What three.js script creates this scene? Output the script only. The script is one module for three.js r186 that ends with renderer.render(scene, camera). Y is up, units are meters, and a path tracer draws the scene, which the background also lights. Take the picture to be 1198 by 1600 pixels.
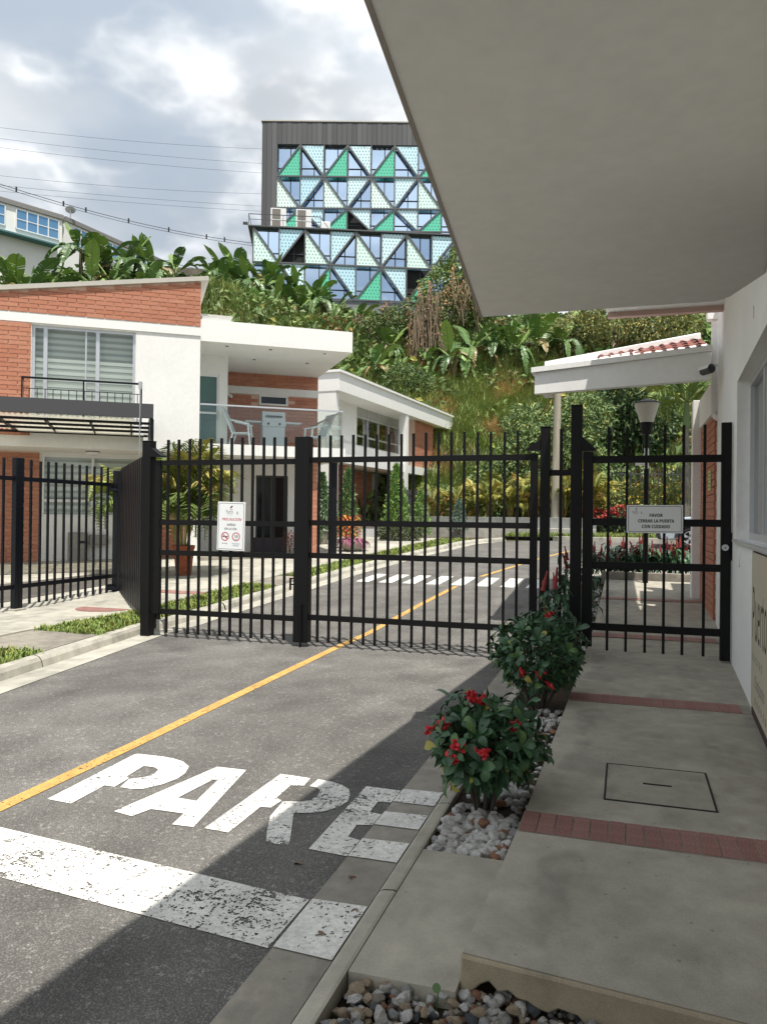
import * as THREE from 'three';
import { mergeGeometries, toCreasedNormals } from 'three/addons/utils/BufferGeometryUtils.js';
import { RoundedBoxGeometry } from 'three/addons/geometries/RoundedBoxGeometry.js';
import { createNoise3D } from 'simplex-noise';

// ---------- camera, sky, sun, exposure ----------
const D2R = Math.PI / 180, AXIS = 17.5 * D2R;                       // the lens looks 17.5 degrees to the left of the road's direction (-z)
const scene = new THREE.Scene();
const camera = new THREE.PerspectiveCamera(67.3, 1198 / 1600, 0.05, 1200);
camera.rotation.order = 'YXZ';
camera.position.set(0, 1.55, 0);
camera.rotation.set(0.29 * D2R, AXIS, 0.011);
scene.add(camera);
const renderer = new THREE.WebGLRenderer({ antialias: true });
renderer.toneMapping = THREE.LinearToneMapping;
renderer.toneMappingExposure = 1.22;
renderer.shadowMap.enabled = true;

const SUN = 5, SUN_DIR = new THREE.Vector3(0.21, 1, 0.30).normalize();
const sun = new THREE.DirectionalLight(new THREE.Color(1, 0.95, 0.87), SUN);
sun.position.copy(SUN_DIR).multiplyScalar(120).add(new THREE.Vector3(0, 0, -18));
sun.target.position.set(0, 0, -18); sun.castShadow = true; sun.shadow.mapSize.set(4096, 4096);
Object.assign(sun.shadow.camera, { left: -50, right: 50, top: 70, bottom: -50, near: 1, far: 260 });
scene.add(sun, sun.target);

function rng(seed) { let a = seed >>> 0; return () => { a = (a + 0x6d2b79f5) | 0; let t = Math.imul(a ^ (a >>> 15), 1 | a); t = (t + Math.imul(t ^ (t >>> 7), 61 | t)) ^ t; return ((t ^ (t >>> 14)) >>> 0) / 4294967296; }; }
const n3 = createNoise3D(rng(11));
const fbm3 = (x, y, z, o = 5) => { let a = 0.5, f = 1, v = 0; for (let i = 0; i < o; i++) { v += a * n3(x * f, y * f, z * f); a *= 0.5; f *= 2.03; } return v; };
const clamp = THREE.MathUtils.clamp, lerp = THREE.MathUtils.lerp, sstep = THREE.MathUtils.smoothstep;

{ // broken tropical cumulus over a pale grey-blue sky, the same all round
  const W = 3072, H = 1536, data = new Float32Array(W * H * 4);
  for (let j = H / 2 - 24; j < H; j++) {
    const el = ((j + 0.5) / H - 0.5) * Math.PI;
    for (let i = 0; i < W; i++) {
      const az = ((i + 0.5) / W - 0.5) * 2 * Math.PI, y = Math.sin(el), c = Math.cos(el), x = c * Math.cos(az), z = c * Math.sin(az);
      const q = 0.5 + Math.max(y, 0), px = x / q * 1.6, pz = z / q * 1.6, py = y * 2.2, up = Math.max(y, 0);
      const d = fbm3(px * 0.95 + 1.7, py * 1.1, pz * 0.95 + 4.2, 7), e = fbm3(px * 2.6 - 4, py * 2.6, pz * 2.6 + 9, 5);
      const heap = 0.42 - Math.abs(fbm3(px * 1.5 + 8, py * 1.7 - 2, pz * 1.5 - 5, 7)) * 1.5 + d * 0.7;      // heaped cloud heads
      const veil = sstep(d + e * 0.3, -0.55, 0.45), head = sstep(heap + e * 0.22, -0.02, 0.5), dim = sstep(fbm3(px * 0.7 - 11, py * 0.8, pz * 0.7 + 3, 5) + 0.2 * e, -0.25, 0.5);
      const base = [lerp(0.33, 0.44, sstep(up, 0.15, 0.6)), lerp(0.39, 0.51, sstep(up, 0.15, 0.6)), lerp(0.465, 0.6, sstep(up, 0.15, 0.6))];
      const cl = lerp(0.84, 0.5, dim), cover = clamp(veil * 0.75 + head * 0.55, 0, 1), br = lerp(cl, 0.95, head * 0.8);
      const o = (j * W + i) * 4;
      data[o] = lerp(base[0], br * 0.955, cover); data[o + 1] = lerp(base[1], br * 0.99, cover); data[o + 2] = lerp(base[2], br * 1.02, cover); data[o + 3] = 1;
    }
  }
  for (let k = 0; k < (H / 2 - 24) * W * 4; k += 4) { data[k] = 0.3; data[k + 1] = 0.32; data[k + 2] = 0.33; data[k + 3] = 1; }
  const t = new THREE.DataTexture(data, W, H, THREE.RGBAFormat, THREE.FloatType);
  t.mapping = THREE.EquirectangularReflectionMapping; t.magFilter = THREE.LinearFilter; t.needsUpdate = true;
  scene.background = t; scene.environment = t; scene.backgroundIntensity = 1; scene.environmentIntensity = 1;
}

// ---------- helpers ----------
const R = rng(2024), rr = (a, b) => a + (b - a) * R();
const SA = Math.sin(AXIS), CA = Math.cos(AXIS);
const site = (X, Z) => [X * CA - Z * SA, X * SA + Z * CA];           // survey frame along the lens axis (X right, Z forward) -> (x, s); s runs along the road, z = -s
const toSite = (x, s) => [x * CA + s * SA, s * CA - x * SA];
const G = (s) => 0.045 * clamp(s - 9.5, 0, 24);                      // the road climbs gently beyond the gate
const taken = {};
const numbered = (n) => { const k = taken[n] = (taken[n] ?? -1) + 1; return k ? n + '_' + String(k).padStart(3, '0') : n; };
function mesh(name, geo, mat, parent, x = 0, y = 0, z = 0) {
  const m = new THREE.Mesh(geo, mat); m.name = name; m.castShadow = m.receiveShadow = true; m.position.set(x, y, z); parent?.add(m); return m;
}
function thing(name, label, category, [x, y, s] = [0, 0, 0], turn = 0, group) {
  const o = new THREE.Group(); o.name = numbered(name); o.position.set(x, y, -s); o.rotation.y = turn; o.userData = { label, category };
  if (group) o.userData.group = group;
  scene.add(o); return o;
}
function copy(src, [x, y, s], turn, label, group, scale = 1) {
  const o = src.clone(); o.name = numbered(src.name.replace(/_\d+$/, '')); o.position.set(x, y, -s); o.rotation.y = turn; o.scale.setScalar(scale);
  o.userData = { ...src.userData }; if (label) o.userData.label = label; if (group) o.userData.group = group;
  scene.add(o); return o;
}
function struct(name, geo, mat, label, category) {
  const m = mesh(numbered(name), geo, mat, scene); m.userData = { kind: 'structure', label, category }; return m;
}
function stuff(o, label, category) { o.name = numbered(o.name); o.userData = { kind: 'stuff', label, category }; scene.add(o); return o; }
function uvm(g) {                                                   // uv in metres, by the way each face points
  const p = g.attributes.position, n = g.attributes.normal, uv = new Float32Array(p.count * 2);
  for (let i = 0; i < p.count; i++) {
    const ax = Math.abs(n.getX(i)), ay = Math.abs(n.getY(i)), az = Math.abs(n.getZ(i));
    if (ay >= ax && ay >= az) { uv[2 * i] = p.getX(i); uv[2 * i + 1] = p.getZ(i); } else if (ax > az) { uv[2 * i] = p.getZ(i); uv[2 * i + 1] = p.getY(i); } else { uv[2 * i] = p.getX(i); uv[2 * i + 1] = p.getY(i); }
  }
  g.setAttribute('uv', new THREE.BufferAttribute(uv, 2)); return g;
}
const bx = (x0, x1, y0, y1, z0, z1) => uvm(new THREE.BoxGeometry(Math.abs(x1 - x0), Math.abs(y1 - y0), Math.abs(z1 - z0)).translate((x0 + x1) / 2, (y0 + y1) / 2, (z0 + z1) / 2));
const rbx = (x0, x1, y0, y1, z0, z1, r = 0.01) => uvm(new RoundedBoxGeometry(x1 - x0, y1 - y0, Math.abs(z1 - z0), 1, r).translate((x0 + x1) / 2, (y0 + y1) / 2, (z0 + z1) / 2));
const cyl = (r0, r1, h, x = 0, y = 0, z = 0, n = 14) => new THREE.CylinderGeometry(r1, r0, h, n).translate(x, y + h / 2, z);
const norm = (g) => { const o = g.index ? g.toNonIndexed() : g; for (const k of Object.keys(o.attributes)) if (!['position', 'normal', 'uv', 'color'].includes(k)) o.deleteAttribute(k); if (!o.attributes.uv) o.setAttribute('uv', new THREE.BufferAttribute(new Float32Array(o.attributes.position.count * 2), 2)); return o; };
const merge = (list) => mergeGeometries(list.map(norm));
function bar(a, b, w, d = w) {                                      // a square bar between two points
  const A = new THREE.Vector3(...a), B = new THREE.Vector3(...b), v = B.clone().sub(A), g = new THREE.BoxGeometry(w, v.length(), d);
  g.applyQuaternion(new THREE.Quaternion().setFromUnitVectors(new THREE.Vector3(0, 1, 0), v.clone().normalize()));
  return uvm(g.translate((a[0] + b[0]) / 2, (a[1] + b[1]) / 2, (a[2] + b[2]) / 2));
}
const tube = (pts, r, n = 24, k = 6) => new THREE.TubeGeometry(new THREE.CatmullRomCurve3(pts.map((p) => new THREE.Vector3(...p))), n, r, k);
function rod(a, b, r0, r1 = r0, k = 8) {
  const A = new THREE.Vector3(...a), B = new THREE.Vector3(...b), v = B.clone().sub(A), g = new THREE.CylinderGeometry(r1, r0, v.length(), k);
  g.applyQuaternion(new THREE.Quaternion().setFromUnitVectors(new THREE.Vector3(0, 1, 0), v.clone().normalize()));
  return g.translate((a[0] + b[0]) / 2, (a[1] + b[1]) / 2, (a[2] + b[2]) / 2);
}
function wallWith(outline, holes, depth) {                          // a wall with openings: outline in (x, y), its front face at z = 0, its back at -depth
  const sh = new THREE.Shape(outline.map(([x, y]) => new THREE.Vector2(x, y)));
  for (const [x0, x1, y0, y1] of holes) sh.holes.push(new THREE.Path([[x0, y0], [x0, y1], [x1, y1], [x1, y0]].map(([x, y]) => new THREE.Vector2(x, y))));
  return uvm(new THREE.ExtrudeGeometry(sh, { depth, bevelEnabled: false }).translate(0, 0, -depth));
}
// a sheet between two edges given at stations along s: rows of [s, x0, x1], height h(x, s)
function sheet(rows, h, nx = 1) {
  const pos = [], uv = [], idx = [];
  rows.forEach(([s, x0, x1], r) => { for (let i = 0; i <= nx; i++) { const x = lerp(x0, x1, i / nx); pos.push(x, h(x, s), -s); uv.push(x, s); if (r && i) { const a = r * (nx + 1) + i, b = a - nx - 1; idx.push(b - 1, b, a, b - 1, a, a - 1); } } });
  const g = new THREE.BufferGeometry(); g.setAttribute('position', new THREE.Float32BufferAttribute(pos, 3)); g.setAttribute('uv', new THREE.Float32BufferAttribute(uv, 2)); g.setIndex(idx); g.computeVertexNormals(); return g;
}
// a slab like sheet() but with sides going down to y0(s)
function slab(rows, h, depth) {
  const pos = [], idx = [];
  const quad = (a, b, c, d) => { const o = pos.length / 3; pos.push(...a, ...b, ...c, ...d); idx.push(o, o + 1, o + 2, o, o + 2, o + 3); };
  for (let r = 0; r + 1 < rows.length; r++) {
    const [s, a0, a1] = rows[r], [S, b0, b1] = rows[r + 1], y = h(s), Y = h(S);
    quad([a0, y, -s], [a1, y, -s], [b1, Y, -S], [b0, Y, -S]);
    quad([a0, y - depth, -s], [a0, y, -s], [b0, Y, -S], [b0, Y - depth, -S]);
    quad([a1, y, -s], [a1, y - depth, -s], [b1, Y - depth, -S], [b1, Y, -S]);
    if (!r) quad([a0, y - depth, -s], [a1, y - depth, -s], [a1, y, -s], [a0, y, -s]);
    if (r + 2 === rows.length) quad([b1, Y - depth, -S], [b0, Y - depth, -S], [b0, Y, -S], [b1, Y, -S]);
  }
  const g = new THREE.BufferGeometry(); g.setAttribute('position', new THREE.Float32BufferAttribute(pos, 3)); g.setIndex(idx); const o = g.toNonIndexed(); o.computeVertexNormals(); return uvm(o);
}
const at = (poly, s) => { if (s <= poly[0][0]) return poly[0][1]; for (let i = 1; i < poly.length; i++) if (s <= poly[i][0]) return lerp(poly[i - 1][1], poly[i][1], (s - poly[i - 1][0]) / (poly[i][0] - poly[i - 1][0])); return poly.at(-1)[1]; };
const steps = (a, b, d) => { const n = Math.max(1, Math.round((b - a) / d)); return Array.from({ length: n + 1 }, (_, i) => a + (b - a) * i / n); };

// ---------- procedural textures ----------
function hash2(x, y, k) { let h = Math.imul(x, 374761393) + Math.imul(y, 668265263) + Math.imul(k, 974634777); h = Math.imul(h ^ (h >>> 13), 1274126177); return ((h ^ (h >>> 16)) >>> 0) / 4294967296; }
function vn(x, y, p, k) { const X = Math.floor(x), Y = Math.floor(y), f = x - X, g = y - Y, u = f * f * (3 - 2 * f), v = g * g * (3 - 2 * g), m = (n) => ((n % p) + p) % p; return lerp(lerp(hash2(m(X), m(Y), k), hash2(m(X + 1), m(Y), k), u), lerp(hash2(m(X), m(Y + 1), k), hash2(m(X + 1), m(Y + 1), k), u), v); }
function fb(u, v, f, o, k) { let a = 0.5, s = 0, t = 0; for (let i = 0; i < o; i++) { s += a * vn(u * f, v * f, f, k + i); t += a; a *= 0.55; f *= 2; } return s / t; }
function tex(size, metres, fn, srgb = true) {
  const d = new Uint8Array(size * size * 4);
  for (let j = 0; j < size; j++) for (let i = 0; i < size; i++) { const c = fn(i / size, j / size, i, j), o = (j * size + i) * 4; d[o] = clamp(c[0], 0, 255); d[o + 1] = clamp(c[1], 0, 255); d[o + 2] = clamp(c[2], 0, 255); d[o + 3] = 255; }
  const t = new THREE.DataTexture(d, size, size); t.wrapS = t.wrapT = THREE.RepeatWrapping; t.magFilter = THREE.LinearFilter; t.minFilter = THREE.LinearMipmapLinearFilter;
  if (srgb) t.colorSpace = THREE.SRGBColorSpace; t.repeat.set(1 / metres, 1 / metres); t.needsUpdate = true; return t;
}
const gray = (v) => [v, v, v];
const cellAt = (u, v, f, k) => { // nearest of jittered points: [distance, id]
  const x = u * f, y = v * f, X = Math.floor(x), Y = Math.floor(y); let best = 9, id = 0;
  for (let a = -1; a < 2; a++) for (let b = -1; b < 2; b++) { const cx = ((X + a) % f + f) % f, cy = ((Y + b) % f + f) % f, dx = X + a + hash2(cx, cy, k) - x, dy = Y + b + hash2(cx, cy, k + 7) - y, d = dx * dx + dy * dy; if (d < best) { best = d; id = hash2(cx, cy, k + 13); } }
  return [Math.sqrt(best), id];
};
const tAsphalt = tex(1024, 1.7, (u, v, i, j) => { const [d, id] = cellAt(u, v, 210, 3), [, id2] = cellAt(u, v, 90, 41), b = fb(u, v, 6, 4, 21); const st = d < 0.42 ? (id - 0.45) * 50 : -12; const w = (id2 > 0.93 ? 26 : 0) * (d < 0.45 ? 1 : 0.3); const g = 102 + st + w + (b - 0.5) * 26 + (hash2(i, j, 5) - 0.5) * 18; return [g * 1.02, g, g * 0.965]; });
const tAsphaltBump = tex(1024, 1.7, (u, v) => { const [d, id] = cellAt(u, v, 210, 3); return gray(150 * clamp(1.1 - d * 1.5, 0, 1) * (0.55 + id * 0.6) + 60); }, false);
const concreteTex = (metres, base, tint, seed, amp = 1) => tex(1024, metres, (u, v, i, j) => {
  const a = fb(u, v, 3, 5, seed), b = fb(u, v, 24, 4, seed + 9), c = fb(u, v * 0.4, 10, 4, seed + 17), sp = hash2(i, j, seed + 3), [d, id] = cellAt(u, v, 40, seed + 5);
  const pit = id > 0.955 && d < 0.1 ? -26 : 0, st = sstep(c, 0.6, 0.75) * -14;
  const g = base + amp * ((a - 0.5) * 46 + (b - 0.5) * 36 + (sp - 0.5) * 20 + pit + st); return [g * tint[0], g * tint[1], g * tint[2]];
});
const tConcrete = concreteTex(2.6, 155, [1.035, 1, 0.915], 51, 0.95), tConcreteDark = concreteTex(1.9, 134, [1.045, 1, 0.92], 77), tPaving = concreteTex(3.1, 160, [1.02, 1, 0.93], 93, 1.15);
const tRough = tex(512, 0.9, (u, v, i, j) => gray(120 + (fb(u, v, 30, 4, 5) - 0.5) * 120 + (hash2(i, j, 9) - 0.5) * 40), false);
const tPlaster = tex(512, 2.2, (u, v, i, j) => { const g = 236 + (fb(u, v, 4, 5, 131) - 0.5) * 13 + (fb(u, v, 40, 3, 7) - 0.5) * 9; return [g, g * 0.998, g * 0.985]; });
const tClay = tex(256, 0.45, (u, v, i, j) => { const g = 212 + (fb(u, v, 8, 5, 61) - 0.5) * 82 + (hash2(i, j, 4) - 0.5) * 26; return gray(g); });
const tSoil = tex(512, 2.4, (u, v, i, j) => { const a = fb(u, v, 8, 6, 201), b = fb(u, v, 60, 3, 221), g = 92 + (a - 0.5) * 80 + (b - 0.5) * 60; return [g * 1.12, g * 0.92, g * 0.68]; });
const tHill = tex(1024, 14, (u, v) => { const a = fb(u, v, 5, 6, 301), b = fb(u, v, 70, 4, 317), m = sstep(a + (b - 0.5) * 0.4, 0.42, 0.6); const g = 0.75 + (b - 0.5) * 0.9; return [lerp(122, 84, m) * g, lerp(100, 96, m) * g, lerp(70, 46, m) * g]; });
const tWear = tex(1024, 1.15, (u, v, i, j) => { const a = fb(u, v, 70, 3, 401), b = fb(u, v, 5, 3, 431), c = fb(u, v, 190, 2, 451); return gray(clamp(128 + ((a * 0.55 + c * 0.45) - 0.385 - (b - 0.5) * 0.34) * 900, 0, 255)); }, false);
const tWearLight = tex(1024, 1.15, (u, v, i, j) => { const a = fb(u, v, 90, 3, 471), b = fb(u, v, 6, 4, 481); return gray(clamp(128 + (a - 0.265 - (b - 0.5) * 0.26) * 900, 0, 255)); }, false);
const tDirt = tex(512, 0.8, (u, v, i, j) => { const a = fb(u, v, 6, 5, 501), b = fb(u, v, 60, 3, 511), g = 232 + (a - 0.5) * 60 + (b - 0.5) * 50 + (hash2(i, j, 8) - 0.5) * 20; return [g, g * 0.99, g * 0.965]; });
const tFine = tex(512, 0.5, (u, v, i, j) => gray(128 + (hash2(i, j, 3) - 0.5) * 110 + (fb(u, v, 24, 3, 19) - 0.5) * 90), false);

const std = (o) => new THREE.MeshStandardMaterial({ roughness: 0.85, ...o });
const lin = (r, g, b) => new THREE.Color().setRGB(r, g, b);
const M = {
  asphalt: std({ map: tAsphalt, vertexColors: true, bumpMap: tAsphaltBump, bumpScale: 0.004, roughness: 0.92 }),
  concrete: std({ map: tConcrete, bumpMap: tRough, bumpScale: 0.0015, roughness: 0.9 }),
  concreteDark: std({ map: tConcreteDark, bumpMap: tRough, bumpScale: 0.002, roughness: 0.93 }),
  paving: std({ map: tPaving, bumpMap: tRough, bumpScale: 0.002, roughness: 0.93 }),
  aggregate: std({ map: tConcreteDark, bumpMap: tAsphaltBump, bumpScale: 0.006, roughness: 0.95 }),
  plaster: std({ map: tPlaster, bumpMap: tFine, bumpScale: 0.0008, color: lin(0.95, 0.95, 0.95), roughness: 0.9 }),
  soil: std({ map: tSoil, bumpMap: tFine, bumpScale: 0.02, roughness: 1, color: lin(0.36, 0.32, 0.28) }),
  turfSoil: std({ map: tHill, bumpMap: tFine, bumpScale: 0.015, roughness: 1, color: lin(0.8, 0.9, 0.7) }),
  hill: std({ map: tHill, bumpMap: tFine, bumpScale: 0.05, roughness: 1 }),
  whitePaint: std({ map: tDirt, color: lin(0.86, 0.86, 0.85), alphaMap: tWear, alphaTest: 0.5, roughness: 0.75, bumpMap: tFine, bumpScale: 0.002 }),
  whitePaintFresh: std({ map: tDirt, color: lin(0.88, 0.88, 0.87), alphaMap: tWearLight, alphaTest: 0.5, roughness: 0.75 }),
  yellowPaint: std({ map: tDirt, color: lin(0.66, 0.4, 0.125), alphaMap: tWearLight, alphaTest: 0.5, roughness: 0.78 }),
  iron: new THREE.MeshPhysicalMaterial({ color: lin(0.0045, 0.0045, 0.005), roughness: 0.5, specularIntensity: 0.45, bumpMap: tFine, bumpScale: 0.0006 }),
  ironBlue: new THREE.MeshPhysicalMaterial({ color: lin(0.006, 0.007, 0.0105), roughness: 0.45, specularIntensity: 0.5, bumpMap: tFine, bumpScale: 0.0006 }),
  aluminium: std({ color: lin(0.62, 0.64, 0.66), roughness: 0.35, metalness: 0.6 }),
  whiteMetal: std({ color: lin(0.78, 0.78, 0.78), roughness: 0.45 }),
  steel: std({ color: lin(0.5, 0.51, 0.53), roughness: 0.3, metalness: 0.9 }),
  darkGrey: std({ color: lin(0.055, 0.055, 0.06), roughness: 0.6 }),
  mortar: std({ color: lin(0.7, 0.5, 0.39), roughness: 0.95, bumpMap: tFine, bumpScale: 0.002 }),
  bricks: [[0.7, 0.3, 0.19], [0.67, 0.28, 0.172], [0.73, 0.33, 0.21], [0.645, 0.262, 0.16], [0.7, 0.31, 0.2]].map((c) => std({ color: lin(...c), map: tClay, roughness: 0.92, bumpMap: tFine, bumpScale: 0.002 })),
  pavers: [[0.43, 0.215, 0.185], [0.41, 0.2, 0.172], [0.45, 0.23, 0.2], [0.395, 0.2, 0.175]].map((c) => std({ color: lin(...c), map: tClay, roughness: 0.92, bumpMap: tFine, bumpScale: 0.002 })),
  glass: new THREE.MeshPhysicalMaterial({ color: lin(0.93, 0.965, 0.95), transmission: 1, thickness: 0, roughness: 0.02, ior: 1.5 }),
  glassTinted: new THREE.MeshPhysicalMaterial({ color: lin(0.3, 0.32, 0.33), transmission: 1, thickness: 0, roughness: 0.03, ior: 1.5 }),
  glassDark: std({ color: lin(0.012, 0.016, 0.018), roughness: 0.04 }),
  dark: std({ color: lin(0.02, 0.02, 0.02), roughness: 0.9 }),
  blind: [0.66, 0.42].map((v) => std({ color: lin(v, v * 0.985, v * 0.95), roughness: 0.9 })),
  terracotta: std({ color: lin(0.46, 0.13, 0.06), map: tClay, roughness: 0.9 }),
  wood: std({ color: lin(0.11, 0.08, 0.055), map: tClay, roughness: 0.95 }),
};

// ---------- terrain, road, pavements ----------
function hill(X, Z) {
  const zb = lerp(25, 31, sstep(X, -13, 1)) + 1.2 * n3(X * 0.08, 3, 0), d = Z - zb;
  if (d <= 0) return 0;
  const m = lerp(0.95, 0.8, sstep(X, -13, 1)), k = 10.5 / m, e = sstep(d, 0, 3);
  let h = d < k ? m * d * lerp(0.6, 1, e) : 10.5 + Math.min((d - k) * 0.27, 9.5);
  h += e * (0.55 * n3(X * 0.16, Z * 0.16, 5) + 0.22 * n3(X * 0.6, Z * 0.6, 8)) * sstep(70 - Z, 0, 10);
  return Math.max(h, 0);
}
const groundY = (x, s) => { const [X, Z] = toSite(x, s); return G(s) - 0.03 + hill(X, Z); };
const siteY = (X, Z) => groundY(...site(X, Z));
{
  const xs = [...steps(-260, -50, 15), ...steps(-50, 50, 1).slice(1), ...steps(50, 260, 15).slice(1)], zs = [...steps(-90, -10, 10), ...steps(-10, 22, 1).slice(1), ...steps(22, 50, 0.7).slice(1), ...steps(50, 90, 2).slice(1), ...steps(90, 600, 30).slice(1)];
  const pos = [], uv = [], idx = [], nx = xs.length;
  zs.forEach((Z, r) => xs.forEach((X, i) => { const [x, s] = site(X, Z); pos.push(x, groundY(x, s), -s); uv.push(x, s); if (r && i) { const a = r * nx + i, b = a - nx; idx.push(b - 1, b, a, b - 1, a, a - 1); } }));
  const g = new THREE.BufferGeometry(); g.setAttribute('position', new THREE.Float32BufferAttribute(pos, 3)); g.setAttribute('uv', new THREE.Float32BufferAttribute(uv, 2)); g.setIndex(idx); g.computeVertexNormals();
  struct('terrain', g, M.hill, 'steep overgrown earth hillside rising behind the houses', 'hillside');
}
const leftEdge = [[-12, -3.6], [0, -4.1], [5.26, -5.05], [8.6, -5.62], [10, -5.66], [12.5, -5.57], [15.75, -5.5], [20.5, -5.1], [24.5, -4.55], [25.9, -3.9], [26.5, -2.9], [26.75, -1.6]];
const rightEdge = (s) => (s < 17 ? -1.19 : -1.19 + 4 - Math.sqrt(Math.max(0, 16 - (s - 17) ** 2)));
const mottle = (g) => { const p = g.attributes.position, c = []; for (let i = 0; i < p.count; i++) { const x = p.getX(i), z = p.getZ(i), k = 1 + 0.2 * n3(x * 0.9, z * 0.35, 2) + 0.16 * n3(x * 2.4, z * 1.6, 7) - 0.2 * sstep(n3(x * 1.3, z * 1.1, 31), 0.55, 0.8); c.push(k, k * 0.995, k * 0.985); } g.setAttribute('color', new THREE.Float32BufferAttribute(c, 3)); return g; };   // worn and patched bitumen
const road = struct('road', merge([
  sheet(steps(-12, 21, 0.2).map((s) => [s, at(leftEdge, s), Math.min(rightEdge(s), 2.81)]), (x, s) => G(s), 22),
  sheet(steps(21, 26.75, 0.5).map((s) => [s, at(leftEdge, s), 45]), (x, s) => G(s), 6)].map(mottle)), M.asphalt, 'grey asphalt road running through the gate and turning right', 'road');
const flat = (pts, holes = [], y = 0.004) => { // paint on the road: an outline in (x, s)
  const sh = new THREE.Shape(pts.map((p) => new THREE.Vector2(...p))); for (const h of holes) sh.holes.push(new THREE.Path(h.map((p) => new THREE.Vector2(...p))));
  const g = new THREE.ShapeGeometry(sh, 10), p = g.attributes.position, uv = [];
  for (let i = 0; i < p.count; i++) { const x = p.getX(i), s = p.getY(i); uv.push(x, s); p.setXYZ(i, x, G(s) + y, -s); }
  g.setAttribute('uv', new THREE.Float32BufferAttribute(uv, 2)); g.computeVertexNormals(); return g;
};
// stop line and the word PARE
mesh('stop_line', flat([[-4.4, 2.83], [-2.508, 2.63], [-1.205, 2.506], [-1.2, 2.872], [-2.909, 3.045], [-4.6, 3.24]]), M.whitePaint, road);
mesh('painted_letter_p', flat([[-2.961, 3.424], [-2.797, 3.412], [-2.806, 3.7], [-2.739, 3.699], [-2.75, 3.847], [-2.781, 3.87], [-2.801, 4.064], [-2.723, 4.062], [-2.675, 4.03], [-2.655, 3.96], [-2.672, 3.895], [-2.74, 3.834], [-2.706, 3.704], [-2.63, 3.7], [-2.57, 3.725], [-2.511, 3.819], [-2.482, 3.93], [-2.49, 4.03], [-2.535, 4.145], [-2.62, 4.215], [-2.72, 4.25], [-2.803, 4.26], [-2.975, 4.255], [-2.99, 4.235]]), M.whitePaintFresh, road);
mesh('painted_letter_a', flat([[-2.515, 3.396], [-2.39, 3.37], [-2.355, 3.485], [-2.161, 3.488], [-2.139, 3.347], [-2.021, 3.353], [-2.176, 4.202], [-2.371, 4.197]], [[[-2.312, 3.67], [-2.193, 3.663], [-2.25, 3.996], [-2.279, 3.985]]]), M.whitePaintFresh, road);
mesh('painted_letter_r', merge([flat([[-1.964, 3.358], [-1.828, 3.351], [-1.83, 3.698], [-1.773, 3.708], [-1.762, 3.818], [-1.807, 3.846], [-1.814, 4.044], [-1.74, 4.07], [-1.754, 4.197], [-1.951, 4.207]]),
  flat([[-1.707, 4.07], [-1.66, 4.065], [-1.625, 4.03], [-1.607, 3.956], [-1.615, 3.88], [-1.647, 3.842], [-1.75, 3.806], [-1.725, 3.597], [-1.66, 3.43], [-1.611, 3.322], [-1.55, 3.305], [-1.492, 3.32], [-1.56, 3.5], [-1.63, 3.68], [-1.55, 3.71], [-1.49, 3.75], [-1.44, 3.835], [-1.422, 3.92], [-1.44, 4.013], [-1.48, 4.1], [-1.54, 4.15], [-1.61, 4.18], [-1.706, 4.195]])]), M.whitePaint, road);
mesh('painted_letter_e', flat([[-1.388, 3.307], [-1.195, 3.292], [-1.195, 3.474], [-1.262, 3.493], [-1.27, 3.64], [-1.195, 3.665], [-1.195, 3.81], [-1.262, 3.822], [-1.266, 3.974], [-1.195, 3.984], [-1.195, 4.174], [-1.402, 4.177]]), M.whitePaint, road);
{ // centre line: solid, and the crossing that interrupts it
  const yl = [[-12, -3.05], [3.3, -3.11], [4.4, -3.12], [8.8, -3.23], [12, -3.17], [14.4, -3.08], [15.9, -2.93], [18.4, -2.48], [20.2, -2.15], [22.7, -1.57], [24, -0.7], [24.4, 1.5]];
  const strip = (a, b) => sheet(steps(a, b, 0.4).map((s) => { const x = at(yl, s); return [s, x - 0.048, x + 0.048]; }), (x, s) => G(s) + 0.004);
  mesh('centre_line', strip(-12, 14.4), M.yellowPaint, road); mesh('centre_line', strip(16.05, 23.8), M.yellowPaint, road);
  for (let i = 0; i < 9; i++) { const x = -5.16 + i * 0.482; mesh('crossing_stripe', flat([[x, 14.55], [x + 0.27, 14.55], [x + 0.27, 15.9], [x, 15.9]]), M.whitePaintFresh, road); }
}
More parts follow.
